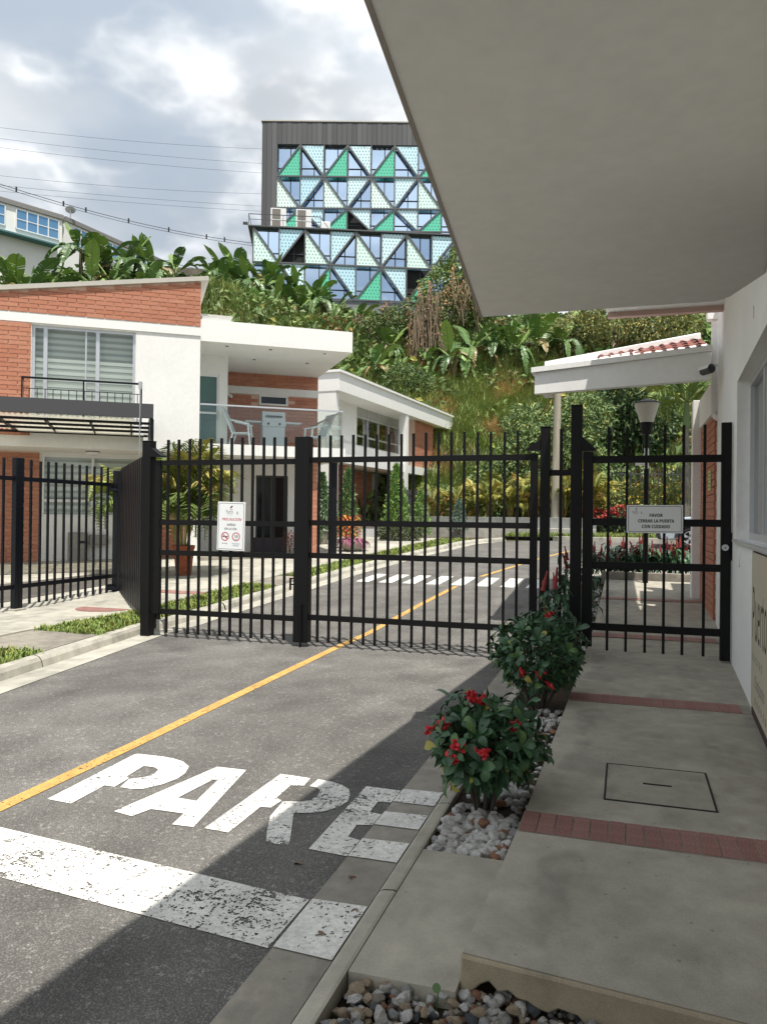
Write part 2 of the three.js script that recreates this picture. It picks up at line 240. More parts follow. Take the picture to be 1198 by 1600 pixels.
// right gutter in cast lengths, kerb, and the paint that runs over it
const gutter = struct('gutter', sheet(steps(-8, 17, 0.5).map((s) => [s, -1.188, -0.952]), (x, s) => G(s) + 0.006 + (x + 1.19) * 0.03, 3), M.concreteDark, 'concrete gutter strip along the right side of the road', 'gutter');
for (const [a, b, c, d] of [[2.51, 2.87, 0.012, 0], [3.285, 3.484, 0, 0], [3.662, 3.837, 0, 0], [3.986, 4.184, 0, 0]]) {
  const g = flat([[-1.186, a], [-0.953, a - 0.012 - c], [-0.953, b], [-1.186, b + 0.002 + d]]), p = g.attributes.position; for (let i = 0; i < p.count; i++) p.setY(i, 0.011 + (p.getX(i) + 1.19) * 0.03); mesh('painted_patch', g, M.whitePaintFresh, gutter);
}
{
  const prof = [[-0.952, 0], [-0.946, 0.018], [-0.93, 0.028], [-0.885, 0.033], [-0.874, 0.03], [-0.872, -0.1]];
  let s = -8, first = true; const kerb = new THREE.Group();
  kerb.name = 'right_kerb'; kerb.userData = { kind: 'structure', label: 'low worn concrete kerb edging the planted bed beside the road', category: 'kerb' }; scene.add(kerb);
  while (s < 16.8) {
    const L = 1.0, pos = [], idx = []; const st = [s + 0.004, s + L - 0.004];
    st.forEach((q) => prof.forEach(([x, y]) => pos.push(x, y + G(q), -q)));
    for (let i = 0; i + 1 < prof.length; i++) idx.push(i, i + 1, i + 1 + prof.length, i, i + 1 + prof.length, i + prof.length);
    const g = new THREE.BufferGeometry(); g.setAttribute('position', new THREE.Float32BufferAttribute(pos, 3)); g.setIndex(idx); const o = g.toNonIndexed(); o.computeVertexNormals();
    mesh('kerb_stone', uvm(o), M.concrete, kerb); s += L;
  }
}
const wallX = (s) => 0.872 + (s - 5.441) * 0.0474;                   // face of the guard house along the walkway
const walkL = (s) => at([[2.49, -0.5], [3.77, -0.455], [6.3, -0.42], [9.4, -0.39], [15.3, -0.37]], s);
const skew = (g) => { const p = g.attributes.position; for (let i = 0; i < p.count; i++) p.setZ(i, p.getZ(i) + 0.11 * (p.getX(i) + 0.5) * sstep(p.getZ(i), -3.35, -2.55)); return g; };   // the slab ends at a slight angle
const walkway = struct('walkway', skew(slab(steps(2.5, 15.3, 0.2).map((s) => [s, walkL(s), Math.max(wallX(s), 0.7) + 0.02]), (s) => 0.12 + G(s), 0.075)), M.concrete, 'raised concrete walkway with brick bands leading to the pedestrian gate', 'walkway');
{ // the broken front edge of the slab, with its underside washed out
  const sh = new THREE.Shape(); sh.moveTo(-0.494, 0.113); sh.lineTo(0.75, 0.113); sh.lineTo(0.75, 0.0); const n = 40;
  for (let i = 0; i <= n; i++) { const x = 0.75 - 1.25 * i / n; sh.lineTo(x, 0.008 + 0.022 * n3(x * 5, 1, 2) + 0.018 * n3(x * 19, 4, 2) + 0.03 * sstep(-x, 0.08, 0.3) * (x > -0.44 ? 1 : 0)); }
  const g = new THREE.ExtrudeGeometry(sh, { depth: 0.012, bevelEnabled: true, bevelSize: 0.006, bevelThickness: 0.005, bevelSegments: 1 }).translate(0, 0, -2.494);
  mesh('broken_edge', skew(uvm(g)), std({ map: tConcrete, bumpMap: tRough, bumpScale: 0.004, color: lin(1, 0.9, 0.76) }), walkway);
  const bg = new THREE.BoxGeometry(1, 1, 1);
  for (const [s0, s1] of [[3.54, 3.785], [6.2, 6.48], [9.58, 9.88], [12.7, 13.0]]) {
    const w = 0.078; let x = walkL(s0) + 0.045, i = 0;
    while (x < wallX(s0) - 0.04) { const m = mesh('brick', bg, M.pavers[Math.floor(R() * 4)], walkway, x, 0.118 + G((s0 + s1) / 2) + rr(0, 0.0016), -(s0 + s1) / 2); m.scale.set(w - 0.006, 0.016, s1 - s0 - 0.006); m.rotation.y = rr(-0.008, 0.008); x += w; i++; }
    mesh('mortar_bed', bx(walkL(s0) + 0.004, wallX(s0) - 0.01, 0.1 + G(s0), 0.1235 + G((s0 + s1) / 2), -s1, -s0), M.concreteDark, walkway);
  }
}
struct('lower_slab', slab([[2.42, -0.868, -0.506], [3.41, -0.866, -0.49]], () => 0.034, 0.1), M.concrete, 'low concrete slab between the kerb and the walkway', 'slab');
{ // planting bed soil and the stone bed before the slab
  struct('planting_bed', sheet(steps(3.4, 15.3, 0.3).map((s) => [s, -0.87, walkL(s) + 0.02]), (x, s) => G(s) + 0.0 + 0.012 * n3(x * 6, s * 6, 1), 4), M.soil, 'dark soil bed between kerb and walkway', 'planting bed');
  struct('stone_bed', sheet(steps(-2, 2.75, 0.25).map((s) => [s, -0.87, 3]), (x, s) => -0.02 + 0.012 * n3(x * 6, s * 6, 1), 12), M.soil, 'dark earth under the loose stones in front of the walkway', 'planting bed');
}
// access cover in the walkway
{
  const t = thing('access_cover', 'square concrete access cover with a lifting slot set in the walkway', 'cover', [0.168, 0.12, 4.38]);
  const o = [[-0.262, -0.31], [0.262, -0.31], [0.278, 0.31], [-0.262, 0.29]];
  mesh('lid', bx(-0.255, 0.262, -0.01, 0.0035, -0.292, 0.292), M.concrete, t);
  const gap = std({ color: lin(0.025, 0.022, 0.02), roughness: 1 });
  mesh('joint', merge([bx(-0.266, -0.2555, -0.01, 0.0045, -0.303, 0.303), bx(0.2625, 0.273, -0.01, 0.0045, -0.303, 0.303), bx(-0.2555, 0.2625, -0.01, 0.0045, -0.303, -0.2925), bx(-0.2555, 0.2625, -0.01, 0.0045, 0.2925, 0.303)]), gap, t);
  mesh('lifting_slot', bx(-0.07, 0.075, 0.0, 0.0085, -0.004, 0.004), gap, t);
}
// left: gutter, kerb, verge, pavement
const LK = (s) => at(leftEdge, s);
struct('left_gutter', sheet(steps(-8, 25.5, 0.5).map((s) => [s, LK(s) - 0.3, LK(s) + 0.005]), (x, s) => G(s) + 0.005), M.paving, 'pale concrete gutter along the left side of the road', 'gutter');
{
  const kerb = new THREE.Group(); kerb.name = 'left_kerb'; kerb.userData = { kind: 'structure', label: 'rounded pale concrete kerb along the left verge', category: 'kerb' }; scene.add(kerb);
  const prof = [[-0.29, -0.02], [-0.315, 0.07], [-0.345, 0.105], [-0.4, 0.12], [-0.44, 0.115], [-0.44, -0.02]];
  for (let s = -8; s < 25.2; s += 1.1) {
    const pos = [], idx = [], w = () => rr(-0.008, 0.008), k = w();
    [s + 0.004, s + 1.096].forEach((q) => prof.forEach(([x, y]) => pos.push(LK(q) + x + k, y + G(q) + k * 0.4, -q)));
    for (let i = 0; i + 1 < prof.length; i++) idx.push(i, i + prof.length, i + 1 + prof.length, i, i + 1 + prof.length, i + 1);
    const g = new THREE.BufferGeometry(); g.setAttribute('position', new THREE.Float32BufferAttribute(pos, 3)); g.setIndex(idx); const o = g.toNonIndexed(); o.computeVertexNormals(); mesh('kerb_stone', uvm(o), M.paving, kerb);
  }
}
const paveIn = (s) => at([[-8, -6.2], [4, -6.5], [7.24, -6.82], [9.5, -6.74], [14, -6.62], [20, -6.25], [25, -5.8]], s);
struct('left_pavement', slab(steps(-8, 25, 0.7).map((s) => [s, -16.5, paveIn(s)]), (s) => 0.14 + G(s), 0.12), M.paving, 'pale concrete pavement in front of the brick houses', 'pavement');
const verge = (a, b, m, y) => sheet(steps(a, b, 0.4).map((s) => [s, paveIn(s) - 0.01, LK(s) - 0.435]), (x, s) => G(s) + y, 3);
struct('verge', merge([verge(-8, 6.5, 0, 0.1), verge(7.62, 12.7, 0, 0.1), verge(14.1, 25, 0, 0.1)]), M.turfSoil, 'strip of turf between kerb and pavement', 'verge');
struct('driveway_ramp', merge([verge(6.5, 7.62, 0, 0.122), verge(12.7, 14.1, 0, 0.122)]), M.aggregate, 'grey exposed aggregate ramp crossing the grass verge', 'ramp');
struct('forecourt_gravel', sheet(steps(9.2, 13.2, 0.5).map((s) => [s, -11.6 + (s - 9.2) * 0.35, -9.2 + (s - 9.2) * 0.1]), (x, s) => G(s) + 0.146, 2), std({ map: tConcreteDark, bumpMap: tAsphaltBump, bumpScale: 0.02, color: lin(0.5, 0.5, 0.52) }), 'grey gravel forecourt before the brick house', 'gravel');
struct('red_paving_band', sheet(steps(11.2, 11.5, 0.3).map((s) => [s, -8.6, paveIn(s) - 0.02]), (x, s) => G(s) + 0.146), M.pavers[2], 'red paving band across the left pavement', 'paving band');
{ const g = new THREE.CircleGeometry(0.42, 28).rotateX(-Math.PI / 2).translate(-7.3, 0.146, -9.6); struct('manhole_disc', uvm(g), M.pavers[3], 'round reddish manhole disc in the pavement by the steel panel', 'manhole'); }
// far side of the bend
struct('far_kerb', slab([[26.75, -2.2, 45], [26.95, -2.4, 45]], (s) => G(s) + 0.13, 0.16), M.paving, 'pale kerb on the far side of the bend', 'kerb');
struct('far_lawn', sheet(steps(26.94, 31, 0.8).map((s) => [s, -4.2, 45]), (x, s) => G(s) + 0.1, 8), M.turfSoil, 'grass strip beyond the far kerb', 'lawn');
struct('right_ground', sheet(steps(16, 20.6, 0.5).map((s) => [s, Math.max(rightEdge(s) + 0.1, -1.05), 30]), (x, s) => G(s) + 0.08, 4), M.paving, 'pale paved corner inside the bend', 'pavement');

// ---------- grass and loose stones ----------
function bladeTuft(seed, n, h, w, lean) {
  const r = rng(seed), pos = [], col = [];
  for (let i = 0; i < n; i++) {
    const a = r() * 6.283, b = r() * 6.283, d = r() * w, L = h * (0.55 + 0.6 * r()), wd = h * (h > 0.3 ? 0.016 : 0.045) + 0.0022, le = lean * (0.3 + r()), c = 0.75 + 0.5 * r(), yl = r() < 0.22 ? 1 : 0;
    const x = Math.cos(a) * d, z = Math.sin(a) * d, dx = Math.cos(b), dz = Math.sin(b), mx = x + dx * L * le * 0.3, mz = z + dz * L * le * 0.3, tx = x + dx * L * le, tz = z + dz * L * le;
    const A = [x - dz * wd, 0, z + dx * wd], B = [x + dz * wd, 0, z - dx * wd], C = [mx - dz * wd * 0.8, L * 0.6, mz + dx * wd * 0.8], E = [mx + dz * wd * 0.8, L * 0.6, mz - dx * wd * 0.8], T = [tx, L * (1 - 0.25 * le), tz];
    pos.push(...A, ...B, ...E, ...A, ...E, ...C, ...C, ...E, ...T); for (let k = 0; k < 9; k++) col.push(c * (1 + 0.6 * yl), c * (1 + 0.25 * yl), c * (1 - 0.1 * yl));
  }
  const g = new THREE.BufferGeometry(); g.setAttribute('position', new THREE.Float32BufferAttribute(pos, 3)); g.setAttribute('color', new THREE.Float32BufferAttribute(col, 3)); g.computeVertexNormals(); return g;
}
const leafMat = (r, g, b, o = {}) => new THREE.MeshPhysicalMaterial({ color: lin(r, g, b), vertexColors: true, roughness: 0.62, side: THREE.DoubleSide, transmission: 0.0, ...o });
const mLawn = leafMat(0.17, 0.24, 0.06), mTall = leafMat(0.24, 0.3, 0.095);
function scatter(name, geo, mat, pts, label, category) {
  const im = new THREE.InstancedMesh(geo, mat, pts.length), m = new THREE.Matrix4(), q = new THREE.Quaternion(), c = new THREE.Color(), up = new THREE.Vector3(0, 1, 0);
  pts.forEach(([x, y, s, sc, tint = 1], i) => { m.compose(new THREE.Vector3(x, y, -s), q.setFromAxisAngle(up, R() * 6.283), new THREE.Vector3(sc, sc * rr(0.8, 1.2), sc)); im.setMatrixAt(i, m); im.setColorAt(i, c.setRGB(tint * rr(0.85, 1.15), tint * rr(0.9, 1.1), tint * rr(0.85, 1.1))); });
  im.name = name; im.castShadow = im.receiveShadow = true; return stuff(im, label, category);
}
{
  const pts = []; const add = (a, b, n) => { for (let i = 0; i < n; i++) { const s = rr(a, b), x = lerp(paveIn(s) - 0.03, LK(s) - 0.42, R()); if (R() < 0.55 + 0.45 * n3(x * 2, s * 2, 0)) pts.push([x, G(s) + 0.095, s, rr(0.7, 1.25)]); } };
  add(3.2, 6.5, 2300); add(7.6, 12.75, 3600); add(14.1, 25, 3800);
  for (let i = 0; i < 1500; i++) { const s = rr(4.2, 6.4); pts.push([paveIn(s) + rr(-0.02, 0.15), G(s) + 0.1, s, rr(1.2, 1.8)]); }
  scatter('verge_grass', bladeTuft(5, 9, 0.085, 0.045, 0.55), mLawn, pts, 'short green grass growing along the left verge', 'grass');
  const far = []; for (let i = 0; i < 5000; i++) { const s = rr(27, 30.5), x = rr(-4, 6); far.push([x, G(s) + 0.09, s, rr(1.2, 2)]); }
  scatter('lawn_grass', bladeTuft(6, 8, 0.085, 0.06, 0.5), mLawn, far, 'short grass on the strip beyond the bend', 'grass');
}
function stoneGeo(seed) {
  const g = new THREE.IcosahedronGeometry(1, 1), p = g.attributes.position, r = rng(seed), f = [rr(0.75, 1.25), rr(0.5, 0.75), rr(0.7, 1.0)], o = r() * 50;
  for (let i = 0; i < p.count; i++) { const x = p.getX(i), y = p.getY(i), z = p.getZ(i), k = 1 + 0.28 * n3(x * 0.9 + o, y * 0.9, z * 0.9) + 0.08 * n3(x * 2.5 + o, y * 2.5, z * 2.5); p.setXYZ(i, x * k * f[0], y * k * f[1], z * k * f[2]); }
  return toCreasedNormals(g, 0.75);
}
const stones = Array.from({ length: 8 }, (_, i) => stoneGeo(70 + i));
const stoneMats = [[0.82, 0.8, 0.76], [0.66, 0.64, 0.6], [0.88, 0.87, 0.84], [0.42, 0.42, 0.41], [0.5, 0.39, 0.27], [0.4, 0.2, 0.12], [0.1, 0.11, 0.12], [0.34, 0.3, 0.24]].map((c) => std({ color: lin(...c), map: tClay, roughness: 0.85, bumpMap: tFine, bumpScale: 0.003 }));
function stoneBed(name, label, cat, region, n, mix, y0, big) {
  const t = thing(name, label, cat, [0, 0, 0]); t.userData.kind = 'structure'; const fill = [];
  for (let i = 0; i < n * 4; i++) {
    const [x, s] = region(); const k = i < n ? 1 : 0.62, r = rr(big[0], big[1]) * k, lvl = y0(x, s) + (i < n ? rr(0.012, 0.03) : 0.004);
    const g = stones[Math.floor(R() * 8)], m = stoneMats[mix[Math.floor(R() * mix.length)]];
    if (i < n) { const o = mesh('stone', g, m, t, x, lvl, -s); o.scale.setScalar(r); o.rotation.set(rr(-0.5, 0.5), R() * 6.28, rr(-0.5, 0.5)); } else fill.push([g, m, x, lvl, s, r]);
  }
  const by = new Map(); for (const f of fill) { const g = f[0].clone(); g.rotateY(R() * 6).scale(f[5], f[5], f[5]).translate(f[2], f[3], -f[4]); if (!by.has(f[1])) by.set(f[1], []); by.get(f[1]).push(g); }
  for (const [m, l] of by) { const o = mesh('small_stones', merge(l), m, t); o.userData.kind = 'stuff'; }
}
stoneBed('bed_stones', 'white and grey river stones around the flowering bushes', 'stones', () => { const s = R() < 0.55 ? rr(3.43, 3.95) : rr(3.9, 6.3); return [rr(-0.845, walkL(s) - 0.03), s]; }, 190, [0, 0, 0, 1, 2, 2, 2, 1, 3, 5, 0], (x, s) => 0.0, [0.024, 0.042]);
stoneBed('loose_stones', 'mixed brown and grey stones below the broken walkway edge', 'stones', () => [rr(-0.85, 0.5), rr(2.06, 2.52)], 300, [0, 1, 2, 3, 4, 4, 7, 4, 5, 0, 1, 6], () => -0.012, [0.016, 0.028]);
stoneBed('far_bed_stones', 'pale stones in the bed beyond the pedestrian gate', 'stones', () => { const s = rr(8.6, 14.5); return [rr(-0.84, walkL(s) - 0.03), s]; }, 110, [0, 1, 1, 3, 2], (x, s) => G(s), [0.03, 0.05]);

// ---------- gates, fences ----------
const hood = (w, h, d) => { const sh = new THREE.Shape([[0, 0], [w, 0], [w, h * 0.12], [0, h]].map((p) => new THREE.Vector2(...p))); return uvm(new THREE.ExtrudeGeometry(sh, { depth: d, bevelEnabled: false }).translate(0, 0, -d / 2)); };
const GS = 8.4;
function leaf(name, label, x0, bars, rails, y0, y1, edge) {
  const t = thing(name, label, 'gate', [x0, 0, GS]); const end = edge.x1 - x0, b0 = edge.x0 - x0;
  for (const y of rails) mesh('rail', bx(b0, end, y - 0.032, y + 0.032, -0.02, 0.02), M.iron, t);
  for (const b of bars) mesh('bar', bx(b - x0 - 0.0135, b - x0 + 0.0135, y0 + rr(-0.006, 0.006), y1 + rr(-0.005, 0.005), -0.0215, 0.0065), M.iron, t);
  return t;
}
const leafL = leaf('gate_leaf', 'narrower black vehicle gate leaf carrying the white warning sign', -5.66, [-5.492, -5.34, -5.184, -5.04, -4.884, -4.741, -4.601, -4.457, -4.314, -4.168, -4.028, -3.882], [2.185, 1.44, 1.06, 0.32], 0.055, 2.48, { x0: -5.66, x1: -3.735 });
mesh('stile', bx(0, 0.075, 0.29, 2.215, -0.031, 0.031), M.iron, leafL);
mesh('meeting_post', rbx(-3.737 + 5.66, -3.548 + 5.66, 0.05, 2.475, -0.06, 0.06, 0.008), M.iron, leafL);
mesh('drop_bolt', cyl(0.014, 0.014, 0.5, -3.63 + 5.66, 0.0, 0.075), M.iron, leafL);
mesh('latch', merge([bx(-3.79 + 5.66, -3.74 + 5.66, 0.72, 0.735, 0.02, 0.05), bx(-3.79 + 5.66, -3.775 + 5.66, 0.66, 0.8, 0.02, 0.05), bx(-3.79 + 5.66, -3.74 + 5.66, 0.79, 0.805, 0.02, 0.05)]), M.iron, leafL);
const leafR = leaf('gate_leaf', 'wider black vehicle gate leaf with plain bars across the road', -3.545, [-3.45, -3.309, -3.172, -3.026, -2.88, -2.74, -2.594, -2.445, -2.303, -2.157, -2.012, -1.865, -1.719, -1.569, -1.424, -1.272, -1.13], [2.2, 1.46, 1.075, 0.345], 0.06, 2.487, { x0: -3.545, x1: -0.99 });
mesh('stile', bx(-0.99 + 3.545, -0.912 + 3.545, 0.31, 2.235, -0.031, 0.031), M.iron, leafR);
function post(label, x, s, w, h, extra) { const t = thing('gate_post', label, 'post', [x, 0, s]); mesh('shaft', rbx(-w / 2, w / 2, -0.1, h, -w / 2, w / 2, 0.006), M.iron, t); mesh('cap', rbx(-w / 2 - 0.004, w / 2 + 0.004, h, h + 0.012, -w / 2 - 0.004, w / 2 + 0.004, 0.004), M.iron, t); extra?.(t); return t; }
const lowHinge = (t, x, y) => { mesh('hinge', merge([bx(x, x + 0.15, y, y + 0.025, -0.03, 0.03), cyl(0.026, 0.026, 0.09, x + 0.1, y - 0.08, 0), cyl(0.018, 0.018, y > 0.2 ? 0.2 : 0.1, x + 0.05, y - 0.2 > 0 ? y - 0.2 : 0.01, 0)]), M.iron, t); };
post('black steel gate post standing on the left kerb', -5.765, GS, 0.125, 2.455, (t) => { mesh('hinge_hood', hood(0.15, 0.12, 0.13), M.iron, t, 0.06, 2.26, 0); lowHinge(t, 0.06, 0.3); });
post('black steel gate post between the road gate and the small bar panel', -0.833, GS, 0.1, 2.515, (t) => { const g = hood(0.15, 0.12, 0.13); g.scale(-1, 1, 1); mesh('hinge_hood', uvm(toCreasedNormals(g, 0.5)), M.iron, t, -0.05, 2.27, 0); });
post('tall black post carrying the pedestrian gate hinges', -0.508, GS, 0.115, 2.735, (t) => mesh('hinge_hood', hood(0.14, 0.15, 0.13), M.iron, t, 0.057, 2.26, 0));
{
  const t = thing('infill_panel', 'narrow black panel with one bar between the two gate posts', 'fence', [-0.67, 0, GS]);
  mesh('rail', bx(-0.113, 0.105, 2.0, 2.062, -0.02, 0.02), M.iron, t); mesh('rail', bx(-0.113, 0.105, 0.33, 0.39, -0.02, 0.02), M.iron, t); mesh('bar', bx(-0.015, 0.017, 0.12, 2.5, -0.0235, 0.0115), M.iron, t);
}
{
  const t = thing('pedestrian_gate', 'black barred pedestrian gate with a grey notice and round lock', 'gate', [-0.44, 0, GS]); const o = 0.44;
  mesh('stile', rbx(0.0, 0.105, 0.2, 2.25, -0.035, 0.035, 0.005), M.iron, t);
  mesh('stile', rbx(0.905 + o, 1.0 + o, 0.135, 2.525, -0.035, 0.035, 0.005), M.iron, t);
  for (const y of [2.167, 1.512, 1.06, 0.412]) mesh('rail', bx(0.105, 0.905 + o, y - 0.037, y + 0.037, -0.022, 0.022), M.iron, t);
  for (const b of [-0.182, 0.004, 0.192, 0.372, 0.552, 0.752]) mesh('bar', bx(b + o - 0.0135, b + o + 0.0135, 0.165, 2.51, -0.0235, 0.0065), M.iron, t);
  const k = mesh('lock', new THREE.CylinderGeometry(0.03, 0.034, 0.03, 20).rotateX(Math.PI / 2), M.aluminium, t, 0.945 + o, 1.27, 0.05); mesh('keyhole', new THREE.CylinderGeometry(0.008, 0.008, 0.004, 10).rotateX(Math.PI / 2), M.dark, k, 0, 0, 0.0165);
  mesh('strike_box', rbx(1.003 + o, 1.035 + o, 1.14, 1.42, -0.03, 0.045, 0.006), M.iron, t);
}
{ // ribbed steel screen between the fence and the gate post
  const A = [-8.2, 11.14], B = [-5.82, 8.43], dx = B[0] - A[0], ds = B[1] - A[1], L = Math.hypot(dx, ds);
  const t = thing('steel_screen', 'solid black ribbed steel screen angled between fence and gate post', 'screen', [A[0], 0, A[1]], Math.atan2(ds, dx));
  const n = 30, w = L / n, g = bx(-w / 2 + 0.002, w / 2 - 0.002, 0.22, 2.3, -0.012, 0.012), g2 = bx(-w / 2 + 0.001, w / 2 - 0.001, 0.22, 2.3, -0.018, 0.005);
  for (let i = 0; i < n; i++) mesh('slat', i % 2 ? g : g2, M.ironBlue, t, (i + 0.5) * w, 0, 0);
  mesh('rail', bx(0, L, 2.23, 2.29, -0.06, -0.02), M.ironBlue, t); mesh('rail', bx(0, L, 0.24, 0.3, -0.06, -0.02), M.ironBlue, t);
}
{
  const t = thing('bar_fence', 'black vertical bar fence on the pavement before the brick house', 'fence', [-8.3, 0.14, 8.93]); const s0 = 8.93;
  const bars = [6.9, 7.06, 7.22, 7.38, 7.54, 7.7, 7.86, 8.02, 8.18, 8.34, 8.5, 8.66, 9.178, 9.371, 9.53, 9.694, 9.876, 10.049, 10.227, 10.395, 10.583, 10.76, 10.925];
  for (const s of bars) mesh('bar', bx(-0.012, 0.0165, 0.07, 2.17 + rr(-0.005, 0.005), -(s - s0) - 0.0145, -(s - s0) + 0.0145), M.ironBlue, t);
  for (const y of [1.885, 0.34]) { mesh('rail', bx(-0.02, 0.015, y - 0.03, y + 0.03, -(11.1 - s0), -0.075), M.ironBlue, t); mesh('rail', bx(-0.02, 0.015, y - 0.03, y + 0.03, 0.075, 2.1), M.ironBlue, t); }
  mesh('post', rbx(-0.04, 0.04, 0.02, 2.185, -0.075, -0.004, 0.005), M.ironBlue, t); mesh('post', rbx(-0.04, 0.04, 0.02, 2.185, 0.004, 0.075, 0.005), M.ironBlue, t);
  mesh('concrete_foot', rbx(-0.08, 0.08, -0.02, 0.03, -0.11, 0.11, 0.01), M.paving, t);
  const e = mesh('end_post', rbx(-0.05, 0.05, -0.05, 2.13, -2.3, -2.2, 0.005), M.ironBlue, t); mesh('hinge_hood', hood(0.13, 0.1, 0.11), M.ironBlue, e, -0.06, 1.78, -2.14); mesh('hinge_hood', hood(0.13, 0.1, 0.11), M.ironBlue, e, -0.06, 0.1, -2.14);
}
// ---------- printed signs ----------
function canvasTex(w, h, draw) { const c = document.createElement('canvas'); c.width = w; c.height = h; const g = c.getContext('2d'); draw(g, w, h); const t = new THREE.CanvasTexture(c); t.colorSpace = THREE.SRGBColorSpace; return t; }
function logo(g, x, y, k, col) { // leaf mark, name and small line under it
  g.save(); g.translate(x, y); g.scale(k, k); g.fillStyle = col;
  g.beginPath(); g.ellipse(2, -84, 10, 26, 0.75, 0, 7); g.fill(); g.beginPath(); g.ellipse(6, -48, 26, 7, 0, 0, 3.14); g.fill();
  g.font = '64px sans-serif'; g.textAlign = 'center'; g.save(); g.scale(0.62, 1.25); g.fillText('Puerto', -40, 14); g.restore();
  g.save(); g.scale(0.7, 1); g.font = 'bold 58px serif'; g.fillText('II', 152, 26); g.restore();
  g.font = '17px sans-serif'; g.fillText('M A D E R O', -20, 42); g.restore();
}
function plate(name, label, x, y, s, w, h, tx, turn = 0, tilt = 0, matBack = M.whiteMetal) {
  const t = thing(name, label, 'sign', [x, y, s], turn); t.rotation.z = tilt;
  mesh('plate', rbx(-w / 2, w / 2, -h / 2, h / 2, -0.004, 0.003, 0.002), matBack, t);
  const pr = new THREE.PlaneGeometry(w - 0.004, h - 0.004); mesh('print', pr, std({ map: tx, roughness: 0.5 }), t, 0, 0, 0.0075);
  for (const [a, b] of [[-1, 1], [1, 1], [-1, -1], [1, -1]]) mesh('rivet', new THREE.SphereGeometry(0.006, 8, 6), M.steel, t, a * (w / 2 - 0.02), b * (h / 2 - 0.02), 0.008);
  return t;
}
plate('warning_sign', 'white caution sign about children and speed wired to gate bars', -4.568, 1.404, 8.355, 0.373, 0.59, canvasTex(512, 810, (g, w, h) => {
  g.fillStyle = '#eceef0'; g.fillRect(0, 0, w, h); g.strokeStyle = '#23262b'; g.lineWidth = 7; g.strokeRect(22, 22, w - 44, h - 44);
  logo(g, 250, 175, 1.12, '#4a4448'); g.fillStyle = '#7a1a22'; g.beginPath(); g.ellipse(258, 84, 12, 30, 0.75, 0, 7); g.fill();
  g.textAlign = 'center'; g.fillStyle = '#b01f2e'; g.font = 'italic bold 62px sans-serif'; g.save(); g.translate(258, 312); g.transform(0.93, 0, -0.16, 1, 0, 0); g.fillText('PRECAUCIÓN', 0, 0); g.restore();
  g.fillStyle = '#23262b'; g.font = 'bold 52px sans-serif'; g.save(); g.translate(258, 400); g.transform(0.95, 0, -0.14, 1, 0, 0); g.fillText('NIÑOS', 0, 0); g.fillText('EN LA VIA', 0, 68); g.restore();
  for (const cx of [150, 356]) { g.strokeStyle = '#b3202e'; g.lineWidth = 16; g.beginPath(); g.arc(cx, 580, 66, 0, 7); g.stroke(); }
  g.fillStyle = '#20242a'; g.fillRect(100, 572, 100, 13); g.beginPath(); g.ellipse(120, 580, 18, 12, 0, 0, 7); g.fill(); g.beginPath(); g.ellipse(168, 590, 22, 16, 0.4, 0, 7); g.fill();
  g.lineWidth = 13; g.beginPath(); g.moveTo(103, 535); g.lineTo(197, 625); g.stroke();
  g.font = 'bold 66px sans-serif'; g.fillText('10', 356, 596); g.font = 'bold 22px sans-serif'; g.fillText('KM/H', 356, 626);
  g.font = 'bold 26px sans-serif'; g.fillText('No Pitar', 150, 706); g.fillStyle = '#3c6478'; g.fillText('VELOCIDAD', 356, 706); g.fillText('MÁXIMA', 356, 738);
}), 0, -0.02);
plate('notice_sign', 'grey notice plate asking to close the pedestrian gate with care', 0.277, 1.548, 8.362, 0.545, 0.288, canvasTex(900, 476, (g, w, h) => {
  g.fillStyle = '#dddddc'; g.fillRect(0, 0, w, h); g.strokeStyle = '#16171a'; g.lineWidth = 7; g.strokeRect(26, 22, w - 52, h - 44);
  logo(g, 152, 128, 0.8, '#33343a'); g.fillStyle = '#0b0c0e'; g.textAlign = 'center'; g.font = 'bold 74px sans-serif';
  for (const [tx, x, y, k] of [['FAVOR', 470, 200, 0.92], ['CERRAR LA PUERTA', 470, 296, 0.86], ['CON CUIDADO', 468, 392, 0.88]]) { g.save(); g.translate(x, y); g.scale(k, 1); g.fillText(tx, 0, 0); g.lineWidth = 3; g.strokeStyle = '#0b0c0e'; g.strokeText(tx, 0, 0); g.restore(); }
}), 0, 0.004);

